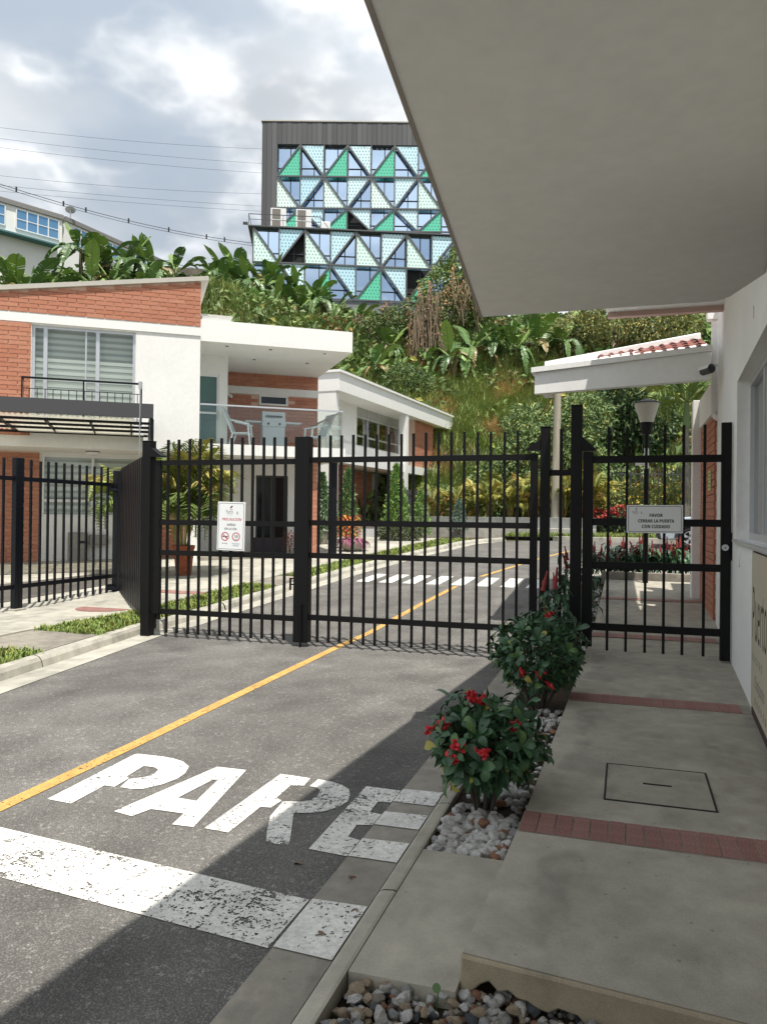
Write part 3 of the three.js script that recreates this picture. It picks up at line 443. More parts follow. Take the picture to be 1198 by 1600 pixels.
// ---------- guard house with its canopy ----------
const gh = thing('guard_house', 'white plastered guard house with wide flat canopy and tiled eave', 'building', [0.614, 0, 0], -Math.atan(0.0474));
{
  // local x = into the house, local -z = along the road
  const wall = wallWith([[-11.0, -0.2], [3, -0.2], [3, 4.1], [-11.0, 4.1]], [[-7.95, -3.2, 1.37, 2.86]], 0.25).rotateY(-Math.PI / 2);
  mesh('wall', uvm(wall), M.plaster, gh);
  mesh('wall', bx(0.25, 5, -0.2, 4.1, -11.0, -10.75), M.plaster, gh); mesh('wall', bx(0.25, 5, -0.2, 4.1, 2.75, 3), M.plaster, gh); mesh('wall', bx(5, 5.2, -0.2, 4.1, -11, 3), M.plaster, gh);
  mesh('upper_wall', bx(0, 5, 4.1, 4.5, -11.0, -10.03), M.plaster, gh); mesh('floor', bx(0.25, 5, 0.0, 0.13, -10.75, 2.75), M.concrete, gh);
  const w = mesh('window', merge([bx(0.11, 0.19, 1.37, 1.43, -7.95, -3.2), bx(0.11, 0.19, 2.8, 2.86, -7.95, -3.2), bx(0.11, 0.19, 1.43, 2.8, -7.95, -7.89), bx(0.12, 0.18, 1.43, 2.8, -6.98, -6.9), bx(0.13, 0.2, 1.43, 2.8, -6.86, -6.8), bx(0.12, 0.18, 1.43, 2.8, -5.4, -5.33)]), M.aluminium, gh);
  mesh('pane', bx(0.145, 0.151, 1.43, 2.8, -7.89, -6.98), M.glassTinted, w); mesh('pane', bx(0.155, 0.161, 1.43, 2.8, -6.8, -5.4), M.glassTinted, w); mesh('pane', bx(0.145, 0.151, 1.43, 2.8, -5.33, -3.2), M.glassTinted, w);
  mesh('sill', rbx(-0.035, 0.2, 1.335, 1.368, -7.98, -3.2, 0.006), M.aluminium, gh);
  const room = std({ color: lin(0.3, 0.29, 0.27) }); mesh('partition', bx(2.6, 2.7, 0.13, 4, -10.75, 2.75), room, gh);
  // lower canopy: a flat slab off the wall
  const P = [[-0.918, 4.99], [-0.640, 1.87], [-0.40, -1.2], [0.70, -1.2], [0.79, 3.7], [0.62, 3.9], [0.685, 4.5], [0.56, 4.92], [0.5, 4.99]];
  const sh = new THREE.Shape(P.map(([x, s]) => new THREE.Vector2(x, s))); const cg = new THREE.ExtrudeGeometry(sh, { depth: 0.2, bevelEnabled: true, bevelSize: 0.012, bevelThickness: 0.012, bevelSegments: 2, curveSegments: 4 }).rotateX(-Math.PI / 2).translate(0, 2.872, 0);
  gh.updateMatrixWorld(); const inv = gh.matrixWorld.clone().invert();
  mesh('canopy', uvm(cg.applyMatrix4(inv)), M.plaster, gh);
  const drip = merge([bar([-0.918, 2.865, -4.99], [-0.640, 2.865, -1.87], 0.016), bar([-0.640, 2.865, -1.87], [-0.40, 2.865, 1.2], 0.016)]).applyMatrix4(inv); mesh('drip_edge', drip, std({ color: lin(0.32, 0.28, 0.25) }), gh);
  const pin = std({ color: lin(0.5, 0.34, 0.3) });
  // main roof above it, with clay tiles along the far eave
  const Q = [[-1.2, -3], [-0.25, 10], [6, 10], [6, -3]];
  const rs = new THREE.Shape(Q.map(([x, s]) => new THREE.Vector2(x, s))); mesh('main_roof', uvm(new THREE.ExtrudeGeometry(rs, { depth: 0.14, bevelEnabled: false }).rotateX(-Math.PI / 2).translate(0, 4.1, 0).applyMatrix4(inv)), M.plaster, gh);
  mesh('eave_board', bx(-0.24, 1.2, 4.04, 4.1, -10.0, -9.9).applyMatrix4(inv), pin, gh);
  const tile = new THREE.CylinderGeometry(0.085, 0.095, 0.5, 10, 1, true, -Math.PI / 2, Math.PI).rotateX(Math.PI / 2);
  for (let i = 0; i < 9; i++) { const m = mesh('roof_tile', tile, M.terracotta, gh); m.position.set(-0.2 + i * 0.19, 4.25, -9.9).applyMatrix4(inv); m.rotation.x = 0.12; }
  mesh('plaster_crack', bx(-0.004, 0.002, 3.1, 3.2, -6.5, -6.49), pin, gh);
}
{
  const t = thing('drain_pipe', 'white square drain pipe at the far corner of the guard house', 'pipe', [1.1, 0, 11.07]);
  mesh('shaft', rbx(-0.04, 0.04, 2.98, 4.2, -0.04, 0.04, 0.012), M.plaster, t); mesh('wall_elbow', tube([[0, 3.02, 0], [0.0, 2.94, 0.0], [0.06, 2.88, 0.05], [0.12, 2.88, 0.1]], 0.035, 10, 10), M.plaster, t); const h = mesh('outlet_head', rbx(-0.1, 0.06, 4.2, 4.36, -0.07, 0.07, 0.01), M.plaster, t); mesh('outlet_slot', bx(-0.03, 0.04, 4.3, 4.34, 0.068, 0.074), M.dark, h);
}
{
  const t = thing('security_camera', 'dark bullet security camera bracketed on the white drain pipe', 'camera', [0.98, 3.36, 10.0], 0.5);
  mesh('bracket', tube([[0.1, 0.06, -0.05], [0.0, 0.05, 0.0], [-0.08, 0.0, 0.03]], 0.014, 10), M.whiteMetal, t);
  const b = mesh('body', new THREE.CylinderGeometry(0.05, 0.05, 0.17, 18).rotateX(Math.PI / 2), M.darkGrey, t, -0.12, -0.03, 0.06); mesh('lens', new THREE.CylinderGeometry(0.03, 0.034, 0.02, 18).rotateX(Math.PI / 2), M.glassDark, b, 0, 0, 0.092); mesh('sun_shield', new THREE.CylinderGeometry(0.056, 0.056, 0.2, 18, 1, true, -1.5, 3).rotateX(Math.PI / 2).rotateZ(Math.PI), M.whiteMetal, b, 0, 0.004, -0.01);
}
{ // name board below the window
  const s = 5.2, t = thing('name_board', 'beige board lettered Puerto under the guard house window', 'sign', [wallX(s) - 0.012, 0.72, s], -Math.PI / 2 - Math.atan(0.0474));
  const tx = canvasTex(1024, 600, (g, w, h) => { g.fillStyle = '#b7b09c'; g.fillRect(0, 0, w, h); g.fillStyle = '#2a2320'; g.textAlign = 'left'; g.font = '230px sans-serif'; g.save(); g.translate(24, 330); g.scale(0.62, 1.2); g.fillText('Puerto', 0, 0); g.restore(); g.font = '44px sans-serif'; g.fillText('M  A  D  E  R  O', 40, 420); g.font = 'italic 66px serif'; g.fillText('Conjunto', 110, 510); for (let k = 0; k < 6; k++) g.fillRect(130 + k * 60, 545, 14, 28); });
  mesh('board', bx(-1.06, 1.06, -0.6, 0.6, -0.008, 0.004), std({ color: lin(0.06, 0.035, 0.03) }), t); mesh('print', new THREE.PlaneGeometry(2.1, 1.12), std({ map: tx, roughness: 0.55 }), t, 0, 0.035, 0.009);
}
{
  const t = thing('wall_plate', 'small oval cover plate on the white wall by the pedestrian gate', 'plate', [wallX(7.55) - 0.006, 1.21, 7.55], -Math.PI / 2);
  mesh('ring', new THREE.TorusGeometry(0.05, 0.006, 6, 24).scale(1, 1.5, 1), M.plaster, t); mesh('face', new THREE.CircleGeometry(0.048, 20).scale(1, 1.5, 1), M.plaster, t, 0, 0, 0.002);
}
// ---------- bricks ----------
const unit = new THREE.BoxGeometry(1, 1, 1).toNonIndexed(); uvm(unit);
function bricks(parent, x0, x1, y0, y1, z, { w = 0.39, h = 0.098, j = 0.013, top, skip, depth = 0.03, phase = 0.5, max = 300 } = {}) {
  let n = 0;
  for (let r = 0, y = y0; y < y1 - 0.02; r++, y += h) for (let x = x0 - (r % 2 ? w * phase : 0); x < x1 - 0.02; x += w) {
    const a = Math.max(x, x0) + j / 2, b = Math.min(x + w, x1) - j / 2, yy = Math.min(y + h, y1); if (b - a < 0.04) continue;
    const lim = top ? Math.min(yy, Math.min(top(a), top(b))) : yy, bb = lim - j; if (bb - y < 0.025) continue;
    if (skip?.(a, b, y, bb)) continue; if (++n > max) return;
    const m = mesh('brick', unit, M.bricks[Math.floor(R() * 5)], parent, (a + b) / 2, (y + bb) / 2, z + depth / 2 - 0.004 + rr(0, 0.002)); m.scale.set(b - a, bb - y, depth);
  }
}
// ---------- service lodge beyond the gate ----------
{
  const t = thing('service_lodge', 'white roofed lodge with brick wall and clay tiles beyond the gate', 'building', [0, 0, 10.1]);
  const trap = (xa, xb, ya0, ya1, yb0, yb1, z, d) => uvm(new THREE.ExtrudeGeometry(new THREE.Shape([[xa, ya0], [xb, yb0], [xb, yb1], [xa, ya1]].map((p) => new THREE.Vector2(...p))), { depth: d, bevelEnabled: false }).translate(0, 0, z - d));
  mesh('fascia', trap(-1.15, 0.96, 3.157, 3.425, 3.258, 3.593, 0, 0.14), M.plaster, t);
  mesh('side_fascia', bx(-1.15, -1.03, 3.3, 3.44, -1.35, -0.142), M.plaster, t);
  mesh('fascia_trim', trap(-1.19, 0.97, 3.427, 3.492, 3.595, 3.662, 0.05, 0.3), M.plaster, t);
  const rp = (x, q, up) => [x, lerp(3.44, 3.66, (x + 1.15) / 2.5) + q * lerp(0.215, 0.3, (x + 1.15) / 2.5) + up, -q];
  const roofStrip = (x0, x1, q0, q1, th) => { const p = []; const f = (a, b, c, d) => p.push(...a, ...b, ...c, ...a, ...c, ...d); const A = rp(x0, q0, th), B = rp(x1, q0, th), C = rp(x1, q1, th), E = rp(x0, q1, th), a = rp(x0, q0, 0), b = rp(x1, q0, 0), c = rp(x1, q1, 0), e = rp(x0, q1, 0); f(A, B, C, E); f(a, e, c, b); f(a, b, B, A); f(e, E, C, c); f(a, A, E, e); f(b, c, C, B); const g = new THREE.BufferGeometry(); g.setAttribute('position', new THREE.Float32BufferAttribute(p, 3)); g.computeVertexNormals(); return uvm(g); };
  mesh('roof_slab', roofStrip(-1.16, 0.96, 0.05, 1.35, 0.03), M.plaster, t); mesh('ridge_cap', roofStrip(-1.16, 0.96, 1.34, 1.55, 0.11), M.plaster, t);
  const lodgeTile = std({ color: lin(0.3, 0.1, 0.075), map: tClay, roughness: 0.9 }), lodgeTile2 = std({ color: lin(0.24, 0.085, 0.07), map: tClay, roughness: 0.9 });
  { const p = [], f = (a, b, c, d) => p.push(...a, ...b, ...c, ...a, ...c, ...d), Q = (x, q, up) => [x, 3.6 + 0.071 * (x + 1.15) + 0.12 * q + up, -q], A = [-1.15, 1.56], B = [0.96, 4.8], v = (i, k, up) => Q(i ? B[0] : A[0], k ? B[1] : A[1], up); f(v(0, 0, 0.06), v(1, 0, 0.06), v(1, 1, 0.06), v(0, 1, 0.06)); f(v(0, 0, 0), v(0, 1, 0), v(1, 1, 0), v(1, 0, 0)); f(v(0, 0, 0), v(1, 0, 0), v(1, 0, 0.06), v(0, 0, 0.06)); f(v(1, 1, 0), v(0, 1, 0), v(0, 1, 0.06), v(1, 1, 0.06)); f(v(0, 1, 0), v(0, 0, 0), v(0, 0, 0.06), v(0, 1, 0.06)); f(v(1, 0, 0), v(1, 1, 0), v(1, 1, 0.06), v(1, 0, 0.06)); const g = new THREE.BufferGeometry(); g.setAttribute('position', new THREE.Float32BufferAttribute(p, 3)); g.computeVertexNormals(); mesh('unseen_rear_roof', uvm(g), M.plaster, t); }  // unseen slope added behind the fascia so the walkway stays in shade
  mesh('added_shade_slab', bx(0.975, 4.5, 3.8, 3.88, -2.7, -1.25), M.plaster, t);  // added slab closing the gap that let sun reach the walkway
  mesh('tile_pan', roofStrip(-0.36, 0.95, 0.45, 1.34, 0.042), lodgeTile, t);
  const tg = new THREE.CylinderGeometry(0.04, 0.046, 0.36, 10, 1, true, -Math.PI / 2, Math.PI).rotateX(-Math.PI / 2);
  for (let i = 0; i < 10; i++) for (let k = 0; k < 4; k++) { const x = -0.36 + i * 0.135, q = 0.3 + k * 0.3; if (q < 0.5 - (x + 0.36) * 0.6) continue; const p = rp(x, q, 0.015 + 0.008 * k); const m = mesh('roof_tile', tg, i % 3 ? lodgeTile : lodgeTile2, t, p[0] + rr(-0.006, 0.006), p[1] - 0.014, p[2]); m.rotation.x = Math.atan(0.27); m.rotation.y = rr(-0.04, 0.04); }
  mesh('column', rbx(1.0, 1.22, 0, 3.45, -3.35, -3.1, 0.01), M.plaster, t); mesh('plinth', bx(1.145, 1.3, 0, 0.2, -3.09, -1.1), M.concreteDark, t);
  const wl = mesh('brick_wall', bx(1.15, 1.4, 0.2, 3.0, -3.1, -1.1), M.mortar, t); mesh('lintel', bx(1.1, 1.45, 3.0, 3.45, -3.1, -1.1), M.plaster, t);
  const g = new THREE.Group(); g.name = 'brick_face'; g.position.set(1.15, 0, -1.1); g.rotation.y = -Math.PI / 2; t.add(g);
  bricks(g, -2.0, 0, 0.2, 2.98, 0, { w: 0.3, h: 0.1, max: 200 }); g.children.forEach((c) => { c.material = M.bricks[c.material === M.bricks[2] ? 1 : 3]; });
  mesh('roof_beam', bx(1.46, 4.5, 3.3, 3.6, -4, -1.0), M.plaster, t); mesh('back_wall', bx(1.4, 4.5, 0, 3.3, -4, -3.1), M.plaster, t);
  const nt = thing('paper_notice', 'yellowish paper notice pinned to the lodge brick wall', 'notice', [1.118, 2.1, 11.75], -Math.PI / 2);
  mesh('sheet', bx(-0.2, 0.2, -0.14, 0.14, -0.002, 0.002), std({ color: lin(0.5, 0.5, 0.22) }), nt);
  mesh('print', new THREE.PlaneGeometry(0.38, 0.27), std({ map: canvasTex(256, 180, (c, w, h) => { c.fillStyle = '#c3c27a'; c.fillRect(0, 0, w, h); c.fillStyle = '#33361f'; c.font = 'bold 22px sans-serif'; c.textAlign = 'center'; for (let l = 0; l < 5; l++) for (let k = 0; k < 14; k++) if (hash2(k, l, 3) > 0.2) c.fillRect(16 + k * 16, 16 + l * 32, 11, 15); }) }), nt, 0, 0, 0.006);
}
{
  const t = thing('planter_wall', 'low concrete planter wall with red spiked flowers past the gate', 'planter', [0.4, 0.38, 15.45], 0.02);
  mesh('front', rbx(-0.85, 1.5, -0.1, 0.14, -0.14, 0, 0.01), M.concreteDark, t); mesh('earth', bx(-0.85, 1.5, -0.1, 0.09, -0.9, -0.14), M.soil, t);
}

// ---------- brick house with balcony ----------
const turnOf = (deg) => (90 - (deg - 17.5)) * D2R;                   // a facade that runs off at this many degrees to the lens axis
{
  const [ox, os] = site(-7.06, 17.0), t = thing('brick_house', 'two storey orange brick and white house with glass balcony', 'house', [ox, 0, os], turnOf(72));
  const roofY = (x) => 6.33 + (x + 1.28) * 0.151;
  // upper front wall with the window opening
  mesh('wall', wallWith([[-4.2, 3.2], [2.9, 3.2], [2.9, roofY(2.9)], [-4.2, roofY(-4.2)]], [[-0.69, 1.47, 3.46, 5.66]], 0.25), M.plaster, t);
  const bk = mesh('brick_backing', merge([wallWith([[-4.2, 5.9], [2.9, 5.9], [2.9, roofY(2.9)], [-4.2, roofY(-4.2)]], [], 0.012).translate(0, 0, 0.014), bx(-4.2, -0.7, 3.22, 5.68, 0.002, 0.014)]), M.mortar, t);
  bricks(bk, -3.1, 2.9, 5.905, 7.2, 0.014, { top: (x) => roofY(x) - 0.005 }); bricks(bk, -3.1, -0.7, 3.22, 5.68, 0.014, { w: 0.39, max: 180 });
  mesh('plaster_band', bx(-4.2, 2.903, 5.69, 5.9, 0.002, 0.03), M.plaster, t);
  mesh('side_wall', bx(2.65, 2.899, 0, roofY(2.65) - 0.02, -9, -0.251), M.plaster, t); mesh('rear_wall', bx(-4.2, 2.65, 0, 6, -9, -8.8), M.plaster, t); mesh('far_side_wall', bx(-4.45, -4.2, 0, roofY(-4.45) - 0.02, -9, 0), M.plaster, t);
  { const a = Math.atan(0.151), L = 7.5; const g = new THREE.BoxGeometry(L, 0.1, 9.6).rotateZ(a).translate(-4.4 + L / 2 * Math.cos(a) + 0.05, roofY(-4.4) + L / 2 * Math.sin(a) + 0.055, -9.6 / 2 + 0.1); const rf = mesh('roof', uvm(g), std({ color: lin(0.55, 0.53, 0.49), map: tPlaster, roughness: 0.9 }), t); }
  // sliding window with striped blinds
  const fr = []; for (const [a, b] of [[-0.69, -0.63], [-0.46, -0.38], [0.62, 0.70], [1.41, 1.47]]) fr.push(bx(a, b, 3.46, 5.66, -0.14, -0.08)); fr.push(bx(-0.63, 1.41, 5.6, 5.66, -0.139, -0.081), bx(-0.63, 1.41, 3.46, 3.53, -0.139, -0.081), bx(0.4, 0.43, 3.53, 5.6, -0.12, -0.06));
  const wn = mesh('window', merge(fr), M.aluminium, t);
  for (const [a, b] of [[-0.63, -0.46], [-0.38, 0.62], [0.70, 1.41]]) mesh('pane', bx(a, b, 3.53, 5.6, -0.113, -0.107), M.glass, wn);
  const bl = mesh('blind', bx(-0.68, 1.46, 3.47, 5.65, -0.24, -0.235), M.blind[1], t); for (let y = 3.5, k = 0; y < 5.6; y += 0.14, k++) mesh('blind_strip', bx(-0.66, 1.44, y, y + 0.075, -0.234, -0.228), M.blind[0], bl);
  mesh('room_back', bx(-4.2, 2.6, 3.2, 6.2, -3.2, -3.1), M.plaster, t);
  // black rail in front of the window
  const rl = mesh('window_rail', merge([bx(-0.85, 1.62, 4.42, 4.46, 0.28, 0.32), bx(-0.85, 1.62, 4.2, 4.215, 0.29, 0.31), bx(-0.85, 1.62, 3.52, 3.55, 0.285, 0.315), bx(-0.85, -0.82, 3.5, 4.44, 0.285, 0.315), bx(1.59, 1.62, 3.5, 4.44, 0.285, 0.315), bx(-0.845, -0.825, 4.42, 4.45, 0.02, 0.3), bx(1.595, 1.615, 4.42, 4.45, 0.02, 0.3), bx(0.38, 0.41, 3.5, 4.44, 0.285, 0.315)]), M.ironBlue, t);
  for (let i = 0; i < 15; i++) mesh('baluster', bx(-0.7 + i * 0.158, -0.684 + i * 0.158, 3.55, 4.2, 0.292, 0.308), M.ironBlue, rl);
  mesh('rail_slab', bx(-0.9, 1.66, 3.3, 3.5, 0.032, 0.36), M.plaster, t);
  // floor slab and the recessed ground floor
  mesh('floor_slab', bx(-4.2, 2.9, 2.98, 3.2, -1.7, -0.001), M.plaster, t);
  mesh('ground_wall', wallWith([[-4.2, 0], [2.9, 0], [2.9, 2.98], [-4.2, 2.98]], [[-0.62, 1.62, 1.45, 2.93]], 0.2).translate(0, 0, -1.5), M.plaster, t);
  const gb = mesh('ground_brick_backing', bx(-4.2, -0.66, 0.3, 2.98, -1.498, -1.486), M.mortar, t);
  bricks(gb, -2.6, -0.66, 0.3, 2.97, -1.486, { w: 0.36, max: 170 }); const gb2 = mesh('ground_brick_backing', bx(1.66, 2.9, 0.3, 2.98, -1.498, -1.486), M.mortar, t); bricks(gb2, 1.66, 2.9, 0.3, 2.97, -1.486, { w: 0.36, max: 110 });
  const gf = [bx(-0.62, 1.62, 2.87, 2.93, -1.6, -1.54), bx(-0.62, -0.56, 1.45, 2.87, -1.6, -1.54), bx(1.56, 1.62, 1.45, 2.87, -1.6, -1.54), bx(0.49, 0.55, 1.45, 2.87, -1.599, -1.541), bx(-0.56, 1.56, 1.45, 1.5, -1.598, -1.542), bx(-0.56, 1.56, 1.8, 1.86, -1.597, -1.543)];
  const gw = mesh('window', merge(gf), M.whiteMetal, t); mesh('pane', bx(-0.56, 0.49, 1.5, 2.87, -1.573, -1.567), M.glass, gw); mesh('pane', bx(0.55, 1.56, 1.5, 2.87, -1.573, -1.567), M.glass, gw);
  const gl = mesh('blind', bx(-0.6, 1.6, 1.46, 2.92, -1.67, -1.665), M.blind[1], t); for (let y = 1.48; y < 2.85; y += 0.15) mesh('blind_strip', bx(-0.6, 1.6, y, y + 0.085, -1.664, -1.658), M.blind[0], gl);
  const lp = mesh('ceiling_lamp', new THREE.SphereGeometry(0.15, 18, 8, 0, 6.3, 0, 1.57).rotateX(Math.PI).scale(1, 0.55, 1), M.whiteMetal, t, 0.55, 2.97, -0.8); mesh('lamp_ring', new THREE.TorusGeometry(0.15, 0.012, 6, 24).rotateX(Math.PI / 2), M.darkGrey, lp);
  // balcony wing
  mesh('balcony_roof', bx(2.905, 6.57, 5.585, 6.09, -3.95, 0.0), M.plaster, t);
  mesh('parapet_block', bx(2.95, 3.62, 6.09, 6.23, -0.9, -0.25), M.plaster, t); mesh('block_cap', bx(2.92, 3.66, 6.23, 6.27, -0.93, -0.21), std({ color: lin(0.5, 0.49, 0.46) }), t);
  for (const [a, b] of [[3.55, -0.35], [4.6, -0.35], [5.95, -0.35], [4.4, -1.7], [5.8, -1.7]]) { const sp = mesh('downlight', new THREE.CylinderGeometry(0.05, 0.05, 0.014, 16), M.steel, t, a, 5.58, b); mesh('lens', new THREE.CylinderGeometry(0.035, 0.035, 0.006, 14), M.glassDark, sp, 0, -0.008, 0); }
  mesh('door_wall', wallWith([[2.905, 3.2], [3.72, 3.2], [3.72, 5.585], [2.905, 5.585]], [[2.95, 3.5, 3.22, 5.1]], 0.2).translate(0, 0, -1.6), M.plaster, t); mesh('return_wall', bx(3.52, 3.72, 3.2, 5.585, -3.7, -1.801), M.plaster, t);
  const dr = mesh('balcony_door', merge([bx(2.95, 3.0, 3.22, 5.1, -1.7, -1.64), bx(3.45, 3.5, 3.22, 5.1, -1.7, -1.64), bx(3.0, 3.45, 5.05, 5.1, -1.699, -1.641), bx(3.0, 3.45, 4.1, 4.15, -1.699, -1.641)]), M.whiteMetal, t); mesh('pane', bx(3.0, 3.45, 3.22, 5.05, -1.673, -1.667), new THREE.MeshPhysicalMaterial({ color: lin(0.42, 0.6, 0.56), transmission: 0.85, thickness: 0, roughness: 0.03 }), dr); mesh('door_curtain', bx(2.96, 3.5, 3.22, 5.08, -1.79, -1.78), M.blind[0], dr); mesh('handle', bx(3.46, 3.48, 3.95, 4.15, -1.64, -1.6), M.steel, dr);
  const bw = mesh('balcony_back_wall', bx(3.72, 6.57, 3.2, 5.585, -3.9, -3.712), M.mortar, t);
  bricks(bw, 3.73, 6.57, 3.2, 4.98, -3.712, { w: 0.36, max: 200, skip: (a, b, y, z) => b > 4.86 && a < 5.66 && z > 4.68 && y < 5.2 }); bricks(bw, 3.73, 6.57, 5.2, 5.58, -3.712, { w: 0.36, max: 90 });
  mesh('plaster_band', bx(3.73, 6.573, 4.985, 5.195, -3.711, -3.68), M.plaster, t);
  const hw = mesh('high_window', merge([bx(4.85, 5.67, 4.69, 4.74, -3.71, -3.66), bx(4.85, 5.67, 4.93, 4.98, -3.71, -3.66), bx(4.85, 4.9, 4.74, 4.93, -3.709, -3.661), bx(5.62, 5.67, 4.74, 4.93, -3.709, -3.661)]), M.whiteMetal, t); mesh('pane', bx(4.9, 5.62, 4.74, 4.93, -3.7, -3.69), M.glassDark, hw);
  mesh('wall_light', merge([bx(3.75, 3.8, 4.86, 4.9, -3.68, -3.3), bar([3.8, 4.98, -3.4], [4.02, 4.8, -3.2], 0.06)]), M.whiteMetal, t);
  mesh('balcony_slab', bx(2.905, 6.42, 2.95, 3.2, -3.9, 0.0), M.plaster, t);
  const gr = mesh('glass_railing', merge([bx(2.92, 6.36, 4.1, 4.135, -0.07, -0.03), bx(6.325, 6.36, 4.099, 4.134, -3.4, -0.071)]), M.aluminium, t);
  for (const [a, b] of [[2.93, 4.28], [4.29, 5.33], [5.34, 6.33]]) mesh('pane', bx(a, b, 3.21, 4.1, -0.055, -0.045), M.glass, gr); for (const [a, b] of [[-1.1, -0.08], [-2.2, -1.11], [-3.3, -2.21]]) mesh('pane', bx(6.335, 6.345, 3.21, 4.1, a, b), M.glass, gr);
  // below the balcony
  mesh('porch_wall', wallWith([[2.9, 0], [6.1, 0], [6.1, 2.95], [2.9, 2.95]], [[4.62, 5.5, 0.4, 2.62]], 0.2).translate(0, 0, -2.6), M.plaster, t);
  const pd = mesh('porch_door', merge([bx(4.62, 4.67, 0.4, 2.62, -2.72, -2.66), bx(5.45, 5.5, 0.4, 2.62, -2.72, -2.66), bx(4.67, 5.45, 2.57, 2.62, -2.719, -2.661), bx(5.03, 5.08, 0.4, 2.57, -2.718, -2.662)]), M.darkGrey, t); mesh('pane', bx(4.67, 5.45, 0.4, 2.57, -2.7, -2.69), M.glassDark, pd);
  mesh('step', bx(2.95, 6.5, 0.2, 0.52, -2.6, -0.35), M.concreteDark, t);
  const bc = mesh('brick_column', bx(5.58, 5.78, 0.3, 2.95, -0.55, -0.3), M.mortar, t); for (let y = 0.52, k = 0; y < 2.9; y += 0.1, k++) { const m = mesh('brick', unit, M.bricks[k % 5], bc, 5.68, y + 0.045, -0.425); m.scale.set(0.216, 0.089, 0.266); }
  mesh('steel_column', cyl(0.095, 0.095, 2.65, 6.22, 0.3, -0.35, 18), M.ironBlue, t);
  mesh('porch_lamp', new THREE.SphereGeometry(0.13, 16, 8, 0, 6.3, 0, 1.57).rotateX(Math.PI).scale(1, 0.5, 1), M.whiteMetal, t, 4.35, 2.945, -1.3);
}
{ // pergola with translucent sheets
  const [ox, os] = site(-7.06, 17.0), t = thing('pergola', 'dark steel pergola with translucent corrugated sheets fixed to house front', 'pergola', [ox, 0, os], turnOf(72));
  const py = (z) => 3.27 + 0.09 * (z / 2.4);
  mesh('front_beam', bx(-3.4, 1.82, 3.44, 3.72, 2.33, 2.42), M.darkGrey, t); mesh('side_beam', bx(1.76, 1.819, 3.22, 3.62, 0.02, 2.329), M.darkGrey, t);
  for (const z of [0.1, 0.78, 1.4, 2.02]) mesh('purlin', bx(-3.4, 1.755, py(z) + 0.0, py(z) + 0.05, z - 0.025, z + 0.025), M.iron, t);
  const sheetMat = new THREE.MeshPhysicalMaterial({ color: lin(0.85, 0.82, 0.7), roughness: 0.7, transmission: 0.8, thickness: 0, side: THREE.DoubleSide });
  for (let i = 0; i < 6; i++) { const x0 = -3.4 + i * 0.81, g = new THREE.PlaneGeometry(0.8, 2.3, 40, 1).rotateX(-Math.PI / 2), p = g.attributes.position; for (let k = 0; k < p.count; k++) p.setXYZ(k, p.getX(k) + x0 + 0.4, py(p.getZ(k) + 1.17) + 0.075 + 0.012 * Math.sin(p.getX(k) * 2 * Math.PI / 0.1), p.getZ(k) + 1.17); g.computeVertexNormals(); mesh('roof_sheet', g, sheetMat, t); }
  for (const x of [-2.6, -1.79, -0.98, -0.17, 0.64, 1.4]) mesh('rafter', bx(x - 0.015, x + 0.015, 3.3, 3.36, 0.05, 2.3), M.iron, t);
  mesh('post', bx(1.77, 1.83, 0, 3.418, 2.34, 2.4), M.ironBlue, t);
}
{ // slim mast lamp rising beside the pergola
  const [ox, os] = site(-4.72, 14.85), t = thing('mast_lamp', 'slim grey mast with small lamp beside the pergola corner', 'lamp', [ox, 0.1, os]);
  mesh('pole', cyl(0.011, 0.011, 3.85, 0, 0, 0, 8), M.steel, t); mesh('lamp_head', cyl(0.03, 0.04, 0.14, 0, 3.85, 0, 12), M.aluminium, t);
}
const houseFrame = { o: site(-7.06, 17.0), a: turnOf(72) };
const onHouse = (x, z) => { const c = Math.cos(houseFrame.a), s = Math.sin(houseFrame.a); return [houseFrame.o[0] + x * c + z * s, houseFrame.o[1] + x * s - z * c]; };   // house-local -> (x, s)
{ // electric cabinets
  const [x, s] = onHouse(0.2, -1.35), t = thing('meter_cabinet', 'tall grey electric cabinet against the white panel under window', 'cabinet', [x, 0.36, s], houseFrame.a); const cm = std({ color: lin(0.26, 0.25, 0.22), roughness: 0.6 });
  mesh('body', rbx(-0.2, 0.22, 0, 0.72, -0.1, 0.14, 0.01), cm, t); mesh('door', rbx(-0.18, 0.2, 0.32, 0.7, 0.14, 0.155, 0.005), cm, t); mesh('viewing_slot', bx(0.08, 0.18, 0.46, 0.52, 0.155, 0.162), M.dark, t);
  const [x2, s2] = onHouse(0.68, -1.42), u = thing('meter_box', 'small grey meter box on the white panel beside cabinet', 'cabinet', [x2, 0.78, s2], houseFrame.a);
  mesh('body', rbx(-0.21, 0.21, 0, 0.24, -0.06, 0.1, 0.01), cm, u); mesh('door', rbx(-0.19, 0.19, 0.02, 0.22, 0.1, 0.112, 0.004), cm, u);
}
